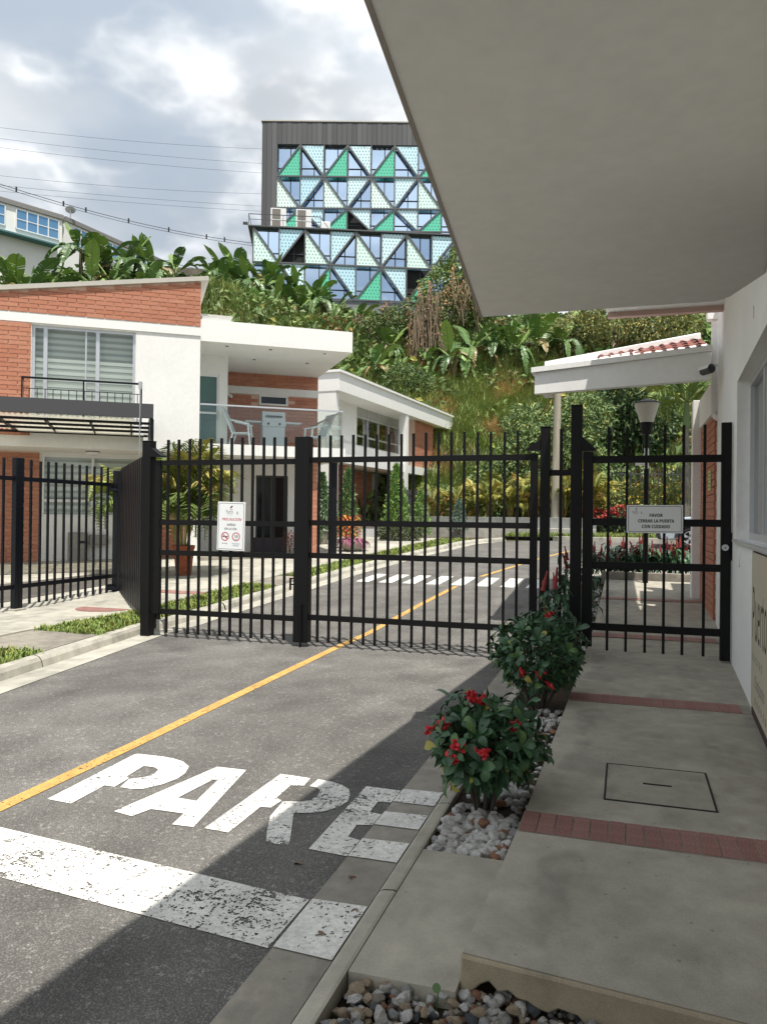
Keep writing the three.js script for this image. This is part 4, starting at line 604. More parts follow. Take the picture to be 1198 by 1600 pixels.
{ // balcony furniture
  const pl = std({ color: lin(0.62, 0.66, 0.68), roughness: 0.4 });
  const mk = (label, x, z, a, g) => {
    const [wx, ws] = onHouse(x, z), t = thing('plastic_chair', label, 'chair', [wx, 3.2, ws], houseFrame.a + a, g);
    mesh('seat', rbx(-0.23, 0.23, 0.38, 0.41, -0.22, 0.22, 0.012), pl, t);
    for (const k of [-1, 1]) { mesh('leg', bar([k * 0.2, 0, 0.26], [k * 0.2, 0.62, 0.19], 0.04), pl, t); mesh('leg', bar([k * 0.19, 0, -0.3], [k * 0.2, 0.42, -0.18], 0.04), pl, t); mesh('armrest', tube([[k * 0.23, 0.62, 0.23], [k * 0.25, 0.66, 0.05], [k * 0.24, 0.72, -0.24]], 0.024, 10), pl, t); }
    const b = mesh('backrest', merge([bar([-0.21, 0.4, -0.2], [-0.2, 1.02, -0.46], 0.045), bar([0.21, 0.4, -0.2], [0.2, 1.02, -0.46], 0.045), bar([-0.21, 1.0, -0.45], [0.21, 1.0, -0.45], 0.05)]), pl, t); for (let i = -2; i < 3; i++) mesh('back_slat', bar([i * 0.075, 0.42, -0.2], [i * 0.075, 1.0, -0.45], 0.045, 0.012), pl, b);
  };
  mk('pale plastic armchair on the balcony left of the barbecue', 4.05, -1.3, 1.25, 'balcony armchairs'); mk('pale plastic armchair by the balcony glass corner', 6.0, -1.5, -1.3, 'balcony armchairs');
  const [gx, gs] = onHouse(5.0, -2.3), t = thing('barbecue', 'silver gas barbecue with side shelves on the balcony', 'barbecue', [gx, 3.2, gs], houseFrame.a);
  const sv = std({ color: lin(0.55, 0.58, 0.6), roughness: 0.35, metalness: 0.3 });
  mesh('cabinet', rbx(-0.3, 0.3, 0.1, 0.72, -0.22, 0.22, 0.01), sv, t); mesh('control_panel', rbx(-0.32, 0.32, 0.7, 0.84, -0.24, 0.25, 0.01), sv, t);
  const lid = mesh('lid', new THREE.CylinderGeometry(0.25, 0.25, 0.62, 20, 1, false, -Math.PI / 2, Math.PI).rotateZ(Math.PI / 2).scale(1, 1, 0.9).translate(0, 0.85, 0), sv, t); mesh('handle', bx(-0.22, 0.22, 0.96, 0.99, 0.21, 0.25), M.darkGrey, lid); mesh('lid_front', rbx(-0.31, 0.31, 0.85, 1.1, 0.05, 0.2, 0.01), sv, lid);
  for (const k of [-1, 1]) { mesh('side_shelf', rbx(k > 0 ? 0.33 : -0.75, k > 0 ? 0.75 : -0.33, 0.79, 0.84, -0.22, 0.22, 0.008), sv, t); mesh('wheel', new THREE.CylinderGeometry(0.08, 0.08, 0.03, 16).rotateZ(Math.PI / 2), M.darkGrey, t, k * 0.27, 0.08, 0.1); mesh('knob', new THREE.CylinderGeometry(0.03, 0.03, 0.03, 12).rotateX(Math.PI / 2), M.darkGrey, t, k * 0.15, 0.77, 0.265); }
}

// ---------- second white house along the road ----------
{
  const [ox, os] = site(-1.48, 25), t = thing('white_house', 'white house with long roof fascia, wide window and brick panels', 'house', [ox, 0, os], turnOf(22.6)); const y0 = 0.6;
  mesh('roof_fascia', bx(0, 12.25, 5.62, 6.22, -7, 0), M.plaster, t); mesh('roof_trim', bx(-0.06, 12.31, 6.22, 6.3, -7.05, 0.06), M.plaster, t);
  mesh('end_wall', wallWith([[-7, 0], [-0.12, 0], [-0.12, 5.62], [-7, 5.62]], [[-1.75, -1.45, 3.6, 5.3]], 0.2).rotateY(-Math.PI / 2).translate(0.02, 0, 0), M.plaster, t); mesh('end_window', bx(0.12, 0.14, 3.6, 5.3, -1.75, -1.45), M.glassDark, t);
  mesh('front_wall', wallWith([[0.23, 3.3], [11.6, 3.3], [11.6, 5.62], [0.23, 5.62]], [[3.36, 7.66, 4.14, 5.6]], 0.2).translate(0, 0, -0.9), M.plaster, t);
  const fm = []; for (const x of [3.36, 4.42, 5.48, 6.54, 7.6]) fm.push(bx(x, x + 0.06, 4.14, 5.6, -0.99, -0.93)); fm.push(bx(3.42, 7.6, 4.5, 4.56, -0.989, -0.931), bx(3.42, 7.6, 5.2, 5.25, -0.989, -0.931), bx(3.42, 7.6, 4.14, 4.19, -0.989, -0.931));
  const w = mesh('window', merge(fm), M.aluminium, t); for (const x of [3.42, 4.48, 5.54, 6.6]) { mesh('pane', bx(x, x + 1.0, 4.19, 4.5, -0.97, -0.96), M.glass, w); mesh('pane', bx(x, x + 1.0, 4.56, 5.2, -0.97, -0.96), M.glass, w); mesh('blind', bx(x, x + 1.0, 5.25, 5.6, -0.97, -0.96), M.blind[1], w); }
  mesh('rear_wall', bx(0.25, 11.6, 0, 5.62, -6.9, -6.7), M.plaster, t); mesh('cross_wall', bx(11.4, 11.6, 0, 5.62, -6.7, -2.01), M.plaster, t); mesh('upper_floor', bx(0.25, 11.4, 3.3, 3.5, -6.7, -1.21), M.concrete, t);
  mesh('column', rbx(6.15, 6.45, y0, 5.62, -0.3, -0.02, 0.01), M.plaster, t);
  const bb = mesh('brick_panel', merge([bx(7.9, 10.2, 3.62, 5.61, -0.898, -0.3)]), M.mortar, t); bricks(bb, 7.9, 10.2, 3.62, 5.6, -0.3, { w: 0.39, h: 0.1, max: 260 });
  mesh('floor_band', bx(0.0, 11.6, 3.3, 3.62, -1.2, -0.1), M.plaster, t); mesh('window_apron', bx(0.23, 7.7, 3.62, 4.13, -0.898, -0.8), M.plaster, t);
  mesh('ground_wall', bx(0.25, 11.6, 0, 3.3, -2.0, -1.8), M.plaster, t);
  const gb = mesh('ground_brick_panel', bx(3.3, 6.8, y0, 3.3, -1.799, -1.785), M.mortar, t); bricks(gb, 3.4, 6.8, 1.4, 3.28, -1.785, { w: 0.39, h: 0.1, max: 200 });
  const pier = mesh('brick_pier', bx(1.3, 1.9, 0, 3.3, -1.0, -0.5), M.mortar, t); for (let y = y0, k = 0; y < 3.25; y += 0.1, k++) { const m = mesh('brick', unit, M.bricks[k % 5], pier, 1.6, y + 0.045, -0.75); m.scale.set(0.62, 0.089, 0.52); }
  mesh('low_wall', bx(2.2, 5.4, 0.3, 1.15, -0.6, -0.45), M.plaster, t); mesh('low_brick_wall', bx(2.1, 5.0, 1.15, 1.3, -0.62, -0.43), M.bricks[1], t);
  // single storey annex with red door
  mesh('annex_wall', wallWith([[11.62, 0], [14.6, 0], [14.6, 3.2], [11.62, 3.2]], [[12.1, 12.9, 0.9, 3.0]], 0.2).translate(0, 0, -1.2), M.plaster, t); mesh('annex_roof', bx(9.5, 14.9, 3.2, 3.7, -4, -0.1), M.plaster, t); mesh('annex_side', bx(14.4, 14.6, 0, 3.2, -4, -1.41), M.plaster, t);
  const d = mesh('annex_door', bx(12.12, 12.88, 0.9, 2.98, -1.36, -1.3), std({ color: lin(0.32, 0.02, 0.025), roughness: 0.5 }), t); mesh('door_light', bx(12.3, 12.7, 2.2, 2.7, -1.298, -1.29), M.glassDark, d); mesh('handle', bx(12.78, 12.82, 1.8, 2.0, -1.3, -1.26), M.steel, d);
}
{ // bar railing in front of the annex and bin behind it
  const [ox, os] = site(2.0, 31.5), t = thing('white_house_railing', 'pale and dark barred railing before the white house annex', 'fence', [ox, G(os) + 0.05, os], turnOf(24));
  mesh('rail', bx(-3.6, 3.4, 1.35, 1.4, -0.02, 0.02), M.darkGrey, t); mesh('rail', bx(-3.6, 3.4, 0.12, 0.17, -0.02, 0.02), M.darkGrey, t);
  const lt = std({ color: lin(0.5, 0.5, 0.5) }); for (let i = 0; i < 50; i++) mesh('bar', bx(-3.6 + i * 0.14, -3.56 + i * 0.14, 0.05, 1.55, -0.018, 0.018), i < 16 ? M.darkGrey : lt, t);
  const [bx0, bs] = site(1.45, 32.6), b = thing('waste_bin', 'blue wheeled waste bin behind the barred railing', 'bin', [bx0, G(bs) + 0.4, bs], 0.4); const bm = std({ color: lin(0.03, 0.035, 0.2), roughness: 0.5 });
  mesh('body', rbx(-0.3, 0.3, 0, 0.95, -0.3, 0.3, 0.04), bm, b); mesh('lid', rbx(-0.33, 0.33, 0.95, 1.03, -0.33, 0.35, 0.03), bm, b); for (const k of [-1, 1]) mesh('wheel', new THREE.CylinderGeometry(0.1, 0.1, 0.05, 16).rotateZ(Math.PI / 2), M.dark, b, k * 0.32, 0.08, -0.25);
}

// ---------- office block on the hill ----------
{
  const dots = (seed) => tex(256, 1, (u, v) => { // printed drop pattern on a white ground, tinted by the panel
    const f = 5, row = Math.floor(v * f), x = u * f + (row % 2) * 0.5, cx = Math.floor(x), fx = x - cx - 0.5, fy = v * f - row - 0.5, w = 0.17 * clamp(1 - (fy + 0.26) / 0.52, 0, 1) + 0.02;
    return Math.abs(fx) < w && Math.abs(fy) < 0.26 ? [70, 110, 120] : [255, 255, 255]; });
  const td = dots(1), pm = (r, g, b) => { const c = td.clone(); c.repeat.set(0.62, 0.62); return std({ map: c, color: lin(r, g, b), roughness: 0.5 }); };
  const green = pm(0.12, 0.6, 0.4), mint = pm(0.72, 0.93, 0.86), blue = pm(0.6, 0.84, 0.92), mints = [mint, pm(0.78, 0.95, 0.88)], blues = [blue, pm(0.68, 0.88, 0.94), pm(0.52, 0.78, 0.9)];
  const frame = std({ color: lin(0.10, 0.105, 0.11), roughness: 0.55 }), clad = [0.085, 0.07, 0.11, 0.095].map((v) => std({ color: lin(v, v, v * 1.06), roughness: 0.6 })), wall = std({ color: lin(0.2, 0.21, 0.22), roughness: 0.85, bumpMap: tRough, bumpScale: 0.01 });
  const pane = std({ color: lin(0.62, 0.78, 0.98), roughness: 0.05, metalness: 0.9 }), paneOpen = M.dark;
  const gap = std({ color: lin(0.035, 0.04, 0.05), roughness: 0.5 });
  const tri = (a, b, c, z, th = 0.06) => uvm(new THREE.ExtrudeGeometry(new THREE.Shape([a, b, c].map((p) => new THREE.Vector2(...p))), { depth: th, bevelEnabled: false }).translate(0, 0, z));
  const [ox, os] = site(-13.05, 80), t = thing('office_block', 'dark office block on hilltop with green and blue triangular panels', 'building', [ox, 0, os], turnOf(90));
  const CW = 2.455, CH = 3.3; let rnd = rng(77);
  function grid(parent, X0, Y1, z, cols, rows, type0, lastH) {
    const P = []; let top = Y1;
    for (let r = 0; r < rows; r++) {
      const h = r === rows - 1 && lastH ? lastH : CH, y1 = top, y0 = top - h, type = (type0 + r) % 2;
      for (let c = 0; c < cols; c++) {
        const x0 = X0 + c * CW, x1 = x0 + CW, slash = (c + type) % 2 === 0, k = 0.14, dg = slash ? [[x0, y0], [x1, y1]] : [[x0, y1], [x1, y0]];
        const open = rnd() < 0.06; mesh('window_pane', bx(x0, x1, y0, y1, z - 0.5, z - 0.45), open ? paneOpen : pane, parent);
        mesh('mullion', merge([bx(x0 + CW * 0.55, x0 + CW * 0.55 + 0.09, y0, y1, z - 0.44, z - 0.38), bx(x0, x1, y0 + h * 0.3, y0 + h * 0.3 + 0.09, z - 0.43, z - 0.37)]), gap, parent);
        let pts, m;
        if (type === 0) { pts = slash ? [[x0 + k, y0 + 0.06], [x1 - 0.06, y0 + 0.06], [x1 - 0.06, y1 - k]] : [[x0 + k, y1 - 0.06], [x1 - 0.06, y0 + k], [x1 - 0.06, y1 - 0.06]]; m = slash ? green : blues[Math.floor(rnd() * 3)]; }
        else { pts = slash ? [[x0 + 0.06, y0 + k], [x1 - k, y1 - 0.06], [x0 + 0.06, y1 - 0.06]] : [[x0 + 0.06, y0 + 0.06], [x1 - k, y0 + 0.06], [x0 + 0.06, y1 - k]]; m = slash ? blues[Math.floor(rnd() * 3)] : mints[Math.floor(rnd() * 2)]; }
        mesh('facade_panel', tri(pts[0], pts[1], pts[2], z), m, parent);
        mesh('brace', bar([dg[0][0], dg[0][1], z + 0.08], [dg[1][0], dg[1][1], z + 0.08], 0.16, 0.14), frame, parent);
      }
      mesh('floor_beam', bx(X0 - 0.05, X0 + cols * CW + 0.05, y0 - 0.07, y0 + 0.07, z + 0.02, z + 0.18), frame, parent); top = y0;
    }
    for (let c = 0; c <= cols; c++) mesh('frame_post', bx(X0 + c * CW - 0.06, X0 + c * CW + 0.06, top, Y1, z + 0.03, z + 0.17), frame, parent);
  }
  mesh('upper_core', bx(0.02, 25.5, 18, 42.4, -14, -0.55), wall, t);
  for (let x = 0, i = 0; x < 25.5; x += 0.52, i++) { const low = x < 1.5 ? 30.5 : 40.15; mesh('cladding_panel', bx(x + 0.012, Math.min(x + 0.508, 25.5), low, 42.5, -0.54, 0.12 + (i % 3) * 0.01), clad[Math.floor(rnd() * 4)], t); }
  mesh('parapet_cap', bx(-0.1, 25.6, 42.5, 42.62, -14.1, 0.2), std({ color: lin(0.5, 0.47, 0.42) }), t);
  grid(t, 1.56, 40.1, 0, 9, 3, 0, 2.35);
  // lower block standing forward
  const [lx, ls] = site(-12.7, 73.3), u = thing('office_annex', 'forward lower block of the triangular panel offices with roof terrace', 'building', [lx, 0, ls], turnOf(84.5));
  mesh('core', bx(0.02, 24.5, 16, 29.0, -6.5, -0.55), wall, u); grid(u, 0.0, 28.95, 0, 9, 2, 1); mesh('base_wall', bx(0, 24.5, 14, 22.25, -0.54, 0.05), wall, u); mesh('terrace_slab', bx(-0.5, 24.6, 29.0, 29.12, -6.5, 0.25), frame, u);
  const rail = mesh('terrace_rail', merge([bx(-0.45, 6.4, 30.1, 30.16, 0.28, 0.34), bx(-0.45, 6.4, 29.6, 29.64, 0.29, 0.33), bx(-0.45, -0.4, 29.15, 30.1, 0.28, 0.34), bx(-0.44, -0.4, 30.1, 30.15, -3, 0.28)]), M.darkGrey, u);
  for (const x of [1.2, 2.8, 4.6, 6.35]) mesh('rail_post', bx(x, x + 0.05, 29.15, 30.1, 0.28, 0.34), M.darkGrey, rail); mesh('rail_brace', bar([6.4, 30.1, 0.3], [7.1, 29.15, 0.3], 0.05), M.darkGrey, rail); mesh('flood_lamp', bx(-0.95, -0.5, 29.1, 29.3, 0.2, 0.45), M.darkGrey, u);
  for (const [x, lb] of [[1.55, 'white air conditioner unit at the terrace corner of office block'], [4.0, 'white air conditioner unit on office terrace nearer the panels']]) {
    const c = Math.cos(turnOf(84.5)), s = Math.sin(turnOf(84.5)), a = thing('air_conditioner', lb, 'air conditioner', [lx + x * c - 1.2 * s, 29.15, ls + x * s + 1.2 * c], turnOf(84.5), 'terrace air conditioners');
    mesh('casing', rbx(0, 1.5, 0, 2.25, -0.8, 0, 0.03), M.whiteMetal, a); for (const y of [0.1, 1.2]) mesh('fan_grille', bx(0.15, 0.95, y, y + 0.95, 0.0, 0.03), std({ color: lin(0.2, 0.18, 0.16) }), a); mesh('service_panel', bx(1.05, 1.42, 0.2, 2.0, 0.0, 0.02), M.whiteMetal, a);
  }
  const c2 = Math.cos(turnOf(84.5)), s2 = Math.sin(turnOf(84.5)), tk = thing('water_tank', 'small white tank on the office terrace beside a green panel', 'tank', [lx + 6.4 * c2 - 1.0 * s2, 29.15, ls + 6.4 * s2 + 1.0 * c2], turnOf(84.5)); mesh('body', rbx(0, 0.95, 0, 1.05, -0.6, 0, 0.08), M.whiteMetal, tk); mesh('lid', rbx(0.1, 0.85, 1.05, 1.13, -0.5, -0.1, 0.03), M.whiteMetal, tk);
}
// ---------- long white building and block wall on the left ridge ----------
{
  const bw = std({ color: lin(0.16, 0.34, 0.55), roughness: 0.08, metalness: 0.6 }), cap = std({ color: lin(0.36, 0.35, 0.34), map: tClay, roughness: 0.95 });
  const wing = (t, L, yTop, n, w0, pitch, ww) => {
    mesh('wall', bx(0, L, yTop - 14, yTop, -6, 0), M.plaster, t); mesh('stained_coping', bx(-0.05, L + 0.05, yTop, yTop + 0.35, -6.05, 0.15), cap, t);
    for (let i = 0; i < n; i++) {
      const x = w0 + i * pitch, a = yTop - 1.6, b = yTop - 0.22, f = [bx(x, x + ww, a - 0.08, a, 0, 0.08), bx(x, x + ww, b, b + 0.08, 0, 0.08)]; for (let k = 0; k <= 4; k++) f.push(bx(x + ww * k / 4 - 0.04, x + ww * k / 4 + 0.04, a, b, 0.002, 0.078)); f.push(bx(x, x + ww, (a + b) / 2 - 0.03, (a + b) / 2 + 0.03, 0.004, 0.07));
      const w = mesh('window', merge(f), M.whiteMetal, t); for (let k = 0; k < 4; k++) mesh('pane', bx(x + ww * k / 4 + 0.04, x + ww * (k + 1) / 4 - 0.04, a, b, 0.0, 0.03), bw, w);
    }
  };
  const [ax, as] = site(-36.5, 48), a = thing('white_block', 'long white building wing with blue windows above banana plants', 'building', [ax, 0, as], turnOf(43)); wing(a, 16.4, 24.4, 4, 0.9, 4.0, 3.2); mesh('awning', bx(1, 16, 22.0, 22.12, 0, 0.9), std({ color: lin(0.08, 0.2, 0.22) }), a);
  const [bx1, bs1] = site(-25.2, 60.2), b = thing('white_block', 'rear white building wing receding along the left ridge', 'building', [bx1, 0, bs1], turnOf(25)); wing(b, 11, 24.4, 3, 0.9, 3.4, 2.7);
  const [sx, ss] = site(-24.9, 60.5), d = thing('satellite_dish', 'grey satellite dish on the white building roof corner', 'dish', [sx, 24.7, ss], 0.6); mesh('mast', cyl(0.05, 0.05, 0.7, 0, 0, 0, 8), M.steel, d); mesh('bowl', new THREE.SphereGeometry(0.55, 18, 8, 0, 6.3, 0, 0.8).scale(1, 0.3, 0.8).rotateX(-0.7), M.aluminium, d, 0, 0.6, 0.1);
  const [wx, ws] = site(-21.0, 66), w = thing('block_wall', 'weathered grey block wall at the end of white building', 'wall', [wx, 0, ws], turnOf(80)); mesh('wall', bx(0, 5.2, 14, 22.9, -0.4, 0), std({ map: tConcreteDark, color: lin(0.55, 0.53, 0.5) }), w); for (let i = 0; i < 4; i++) mesh('buttress', bx(0.3 + i * 1.5, 0.7 + i * 1.5, 14, 22.7, 0, 0.15), std({ map: tConcreteDark, color: lin(0.5, 0.48, 0.46) }), w);
}
// ---------- overhead wires, spread across the valley ----------
{
  const wm = std({ color: lin(0.03, 0.03, 0.035), roughness: 0.7 });
  const span = (label, A, B, sag, r, spacers = 0) => {
    const p = [], N = 14; for (let i = 0; i <= N; i++) { const k = i / N, X = lerp(A[0], B[0], k), Z = lerp(A[1], B[1], k), [x, s] = site(X, Z); p.push([x, lerp(A[2], B[2], k) - sag * 4 * k * (1 - k), -s]); }
    const t = thing('overhead_wire', label, 'wire', [p[0][0], p[0][1], -p[0][2]]); const o = p[0];
    mesh('cable', tube(p.map((q) => q.map((v, i) => v - o[i])), r, 60, 5), wm, t);
    for (let i = 1; i <= spacers; i++) { const q = p[Math.round(i * N / (spacers + 1))]; mesh('spacer', bx(-0.05, 0.05, -0.22, 0.2, -0.05, 0.05), wm, t, q[0] - o[0], q[1] - o[1], q[2] - o[2]); }
  };
  span('highest thin wire crossing the sky behind the office block', [-35.09, 64, 33.91], [-10.78, 81.5, 40.35], 0.4, 0.012);
  span('second thin wire from the top crossing the sky', [-35.09, 64, 33.0], [-10.78, 81.5, 38.72], 0.3, 0.012);
  span('third thin wire from the top crossing the sky', [-35.09, 64, 32.26], [-10.78, 81.5, 37.71], 0.3, 0.012);
  span('fourth wire from the top above the cable bundle', [-35.09, 64, 29.86], [-10.78, 81.5, 35.6], 0.4, 0.012);
  span('fifth wire meeting the office block under the fourth', [-35.09, 64, 29.01], [-10.78, 81.5, 34.18], 0.2, 0.012);
  span('sixth wire just above the office terrace rail', [-35.09, 64, 28.53], [-10.78, 81.5, 33.64], 0.2, 0.012);
  span('sagging bundled cable with dark spacers crossing the sky', [-32.9, 60, 28.04], [-12.42, 75, 27.99], 0.75, 0.026, 7);
  span('thinner strand hanging just under the sagging bundled cable', [-33.0, 60.2, 27.93], [-12.45, 75.2, 27.81], 0.75, 0.02);
  span('low wire between block wall and office base', [-20.54, 66, 23.62], [-9.79, 74, 23.97], 0.3, 0.022);
}
// ---------- lamp, pole ----------
{
  const t = thing('street_lamp', 'black post lamp with pale conical diffuser behind pedestrian gate', 'street lamp', [0.343, G(15), 15]); const g = -G(15);
  mesh('pole', cyl(0.05, 0.042, 2.86, 0, 0, 0, 16), M.iron, t); mesh('collar', cyl(0.09, 0.12, 0.22, 0, 2.86, 0, 20), M.iron, t);
  mesh('diffuser', cyl(0.115, 0.225, 0.36, 0, 3.08, 0, 28), new THREE.MeshPhysicalMaterial({ color: lin(0.58, 0.55, 0.49), roughness: 0.5, transmission: 0.25, thickness: 0 }), t);
  mesh('cap', new THREE.ConeGeometry(0.245, 0.09, 28).translate(0, 3.485, 0), M.darkGrey, t); mesh('rim', new THREE.TorusGeometry(0.235, 0.012, 6, 28).rotateX(Math.PI / 2), M.darkGrey, t, 0, 3.44, 0);
  const c = thing('security_camera', 'white bullet security camera strapped to the lamp post', 'camera', [0.343, G(15) + 2.32, 14.94]); mesh('bracket', rbx(-0.04, 0.04, -0.1, 0.28, -0.02, 0.03, 0.01), M.whiteMetal, c); const b = mesh('body', new THREE.CylinderGeometry(0.04, 0.04, 0.2, 14).rotateZ(Math.PI / 2), M.whiteMetal, c, -0.1, 0.0, 0.05); mesh('lens', new THREE.CylinderGeometry(0.033, 0.033, 0.03, 14).rotateZ(Math.PI / 2), M.dark, b, -0.11, 0, 0);
  const p = thing('utility_pole', 'pale weathered concrete utility pole beyond the bend', 'pole', [-2.45, G(28.2) - 0.1, 28.2]); const q = mesh('shaft', cyl(0.15, 0.12, 6.0, 0, 0, 0, 16), std({ map: tConcrete, color: lin(1, 0.98, 0.94) }), p); q.rotation.z = -0.012; mesh('top_cap', cyl(0.125, 0.1, 0.08, 0.07, 6.0, 0, 16), M.concreteDark, p);
}
// ---------- parked car, nose towards the bend ----------
{
  const t = thing('parked_car', 'silver car with dark bumper and alloy wheels beyond the walkway', 'car', [1.79, G(24.3) + 0.0, 24.15]);   // local x backwards along the car, near side at z = 0
  const body = std({ color: lin(0.5, 0.56, 0.62), roughness: 0.25, metalness: 0.4 }), blk = std({ color: lin(0.03, 0.032, 0.034), roughness: 0.55 });
  const prof = [[-0.78, 0.32], [-0.82, 0.55], [-0.76, 0.75], [-0.62, 0.86], [0.35, 0.98], [0.95, 1.42], [1.25, 1.52], [2.6, 1.5], [3.1, 1.36], [3.42, 0.98], [3.5, 0.6], [3.44, 0.34]];
  const sh = new THREE.Shape(); sh.moveTo(...prof[0]); sh.splineThru(prof.slice(1).map((p) => new THREE.Vector2(...p))); sh.lineTo(2.95, 0.3); sh.absarc(2.6, 0.33, 0.37, 0, Math.PI, false); sh.lineTo(0.37, 0.3); sh.absarc(0, 0.33, 0.37, 0, Math.PI, false); sh.lineTo(-0.7, 0.3);
  mesh('body', new THREE.ExtrudeGeometry(sh, { depth: 1.62, bevelEnabled: true, bevelSize: 0.04, bevelThickness: 0.05, bevelSegments: 3, curveSegments: 12 }).translate(0, 0, -1.68), body, t);
  const gs = new THREE.Shape([[0.52, 1.0], [1.02, 1.38], [1.3, 1.45], [2.55, 1.43], [2.95, 1.28], [3.05, 1.0]].map((p) => new THREE.Vector2(...p)));
  mesh('side_window', new THREE.ExtrudeGeometry(gs, { depth: 0.01, bevelEnabled: false }).translate(0, 0, -0.005), M.glassDark, t); mesh('window_pillar', bx(1.72, 1.8, 0.98, 1.46, 0.004, 0.012), body, t);
  const wsd = new THREE.PlaneGeometry(1.35, 0.7); wsd.rotateY(-Math.PI / 2); wsd.rotateZ(-0.92); mesh('windscreen', wsd.translate(0.62, 1.24, -0.85), M.glassDark, t);
  mesh('bumper', rbx(-0.9, -0.4, 0.28, 0.62, -1.66, -0.02, 0.06), blk, t); mesh('wheel_arch', new THREE.TorusGeometry(0.39, 0.05, 8, 24, Math.PI).translate(0, 0.33, 0), blk, t); mesh('wheel_arch', new THREE.TorusGeometry(0.39, 0.05, 8, 24, Math.PI).translate(2.6, 0.33, 0), blk, t); mesh('side_skirt', rbx(0.42, 2.2, 0.26, 0.4, -0.04, 0.05, 0.02), blk, t);
  mesh('headlight', rbx(-0.8, -0.52, 0.68, 0.8, -0.2, 0.03, 0.03), M.glassDark, t); mesh('headlight', rbx(-0.8, -0.52, 0.68, 0.8, -1.7, -1.45, 0.03), M.glassDark, t); mesh('door_handle', rbx(1.45, 1.65, 0.86, 0.89, 0.045, 0.065, 0.005), body, t); mesh('mirror', rbx(0.75, 0.9, 1.0, 1.12, 0.05, 0.2, 0.03), body, t);
  for (const x of [0, 2.6]) for (const z of [-0.08, -1.55]) {
    const w = mesh('wheel', new THREE.TorusGeometry(0.255, 0.082, 12, 30).scale(1, 1, 1.25), std({ color: lin(0.018, 0.018, 0.018), roughness: 0.9 }), t, x, 0.337, z); const rim = [new THREE.TorusGeometry(0.19, 0.016, 6, 28), cyl(0.05, 0.05, 0.04, 0, -0.02, 0).rotateX(Math.PI / 2)]; for (let i = 0; i < 5; i++) { const a = i * 1.2566 + 0.3; rim.push(bar([Math.cos(a) * 0.04, Math.sin(a) * 0.04, 0.02], [Math.cos(a - 0.12) * 0.19, Math.sin(a - 0.12) * 0.19, 0.02], 0.04, 0.02), bar([Math.cos(a) * 0.04, Math.sin(a) * 0.04, 0.02], [Math.cos(a + 0.14) * 0.19, Math.sin(a + 0.14) * 0.19, 0.02], 0.03, 0.02)); }
    mesh('rim', merge(rim), M.aluminium, w, 0, 0, z > -0.5 ? 0.06 : -0.06); mesh('hub_well', new THREE.CircleGeometry(0.2, 24), M.dark, w, 0, 0, 0.02);
  }
}

// ---------- plants ----------
const UP = new THREE.Vector3(0, 1, 0);
// one blade: length L, width W, rows of points along a curved midrib; shape(k) gives the half width, bend the droop, fold the lift of the edges
function blade(L, W, n, shape, bend, fold, twist = 0) {
  const pos = [], uv = [], idx = [];
  for (let i = 0; i <= n; i++) { const k = i / n, a = bend * k * k, y = L * k * Math.cos(a * 0.8), x = L * k * Math.sin(a * 0.8), w = W * shape(k), f = fold * w; pos.push(x - f * 0.2, y + f, -w, x, y, 0, x - f * 0.2, y + f, w); uv.push(0, k, 0.5, k, 1, k); if (i) { const b = i * 3, c = b - 3; idx.push(c, c + 1, b + 1, c, b + 1, b, c + 1, c + 2, b + 2, c + 1, b + 2, b + 1); } }
  const g = new THREE.BufferGeometry(); g.setAttribute('position', new THREE.Float32BufferAttribute(pos, 3)); g.setAttribute('uv', new THREE.Float32BufferAttribute(uv, 2)); g.setIndex(idx); g.computeVertexNormals(); return g;
}
function leafCloud(seed, n, place, size, { ratio = 0.42, droop = 0.3, vary = 0.35, warm = 0.12, out = 0.8 } = {}) { // diamond leaves; place(r) -> [x, y, z, nx, ny, nz]
  const r = rng(seed), pos = [], col = [], A = new THREE.Vector3(), B = new THREE.Vector3(), N = new THREE.Vector3(), S = new THREE.Vector3();
  for (let i = 0; i < n; i++) {
    const [x, y, z, nx, ny, nz] = place(r), L = size * (0.6 + 0.8 * r()); N.set(nx * out + r() * 2 - 1, ny * out + r() * 2 - 1 - droop, nz * out + r() * 2 - 1).normalize(); B.set(r() - 0.5, r() - 0.5, r() - 0.5); S.crossVectors(N, B).normalize(); const w = L * ratio * 0.5, up = new THREE.Vector3().crossVectors(S, N).multiplyScalar(0.12 * L);
    const base = [x, y, z], tip = [x + N.x * L, y + N.y * L - 0.08 * L, z + N.z * L], m = 0.45 * L, l = [x + N.x * m + S.x * w + up.x, y + N.y * m + S.y * w + up.y, z + N.z * m + S.z * w + up.z], q = [x + N.x * m - S.x * w + up.x, y + N.y * m - S.y * w + up.y, z + N.z * m - S.z * w + up.z];
    pos.push(...base, ...l, ...tip, ...base, ...tip, ...q); const c = 1 - vary / 2 + vary * r(), yl = r() < warm ? 1 : 0; for (let k = 0; k < 6; k++) col.push(c * (1 + 0.9 * yl), c * (1 + 0.35 * yl), c);
  }
  const g = new THREE.BufferGeometry(); g.setAttribute('position', new THREE.Float32BufferAttribute(pos, 3)); g.setAttribute('color', new THREE.Float32BufferAttribute(col, 3)); g.computeVertexNormals(); return g;
}
const inBlob = (cx, cy, cz, rx, ry, rz, shell = 0.55) => (r) => { const u = r() * 2 - 1, a = r() * 6.283, q = Math.sqrt(1 - u * u), k = shell + (1 - shell) * Math.cbrt(r()), nx = q * Math.cos(a), nz = q * Math.sin(a), b = 1 + 0.22 * n3(nx * 1.7 + cx * 3, u * 1.7 + cz, nz * 1.7); return [cx + rx * k * b * nx, cy + ry * k * b * u, cz + rz * k * b * nz, nx, u, nz]; };
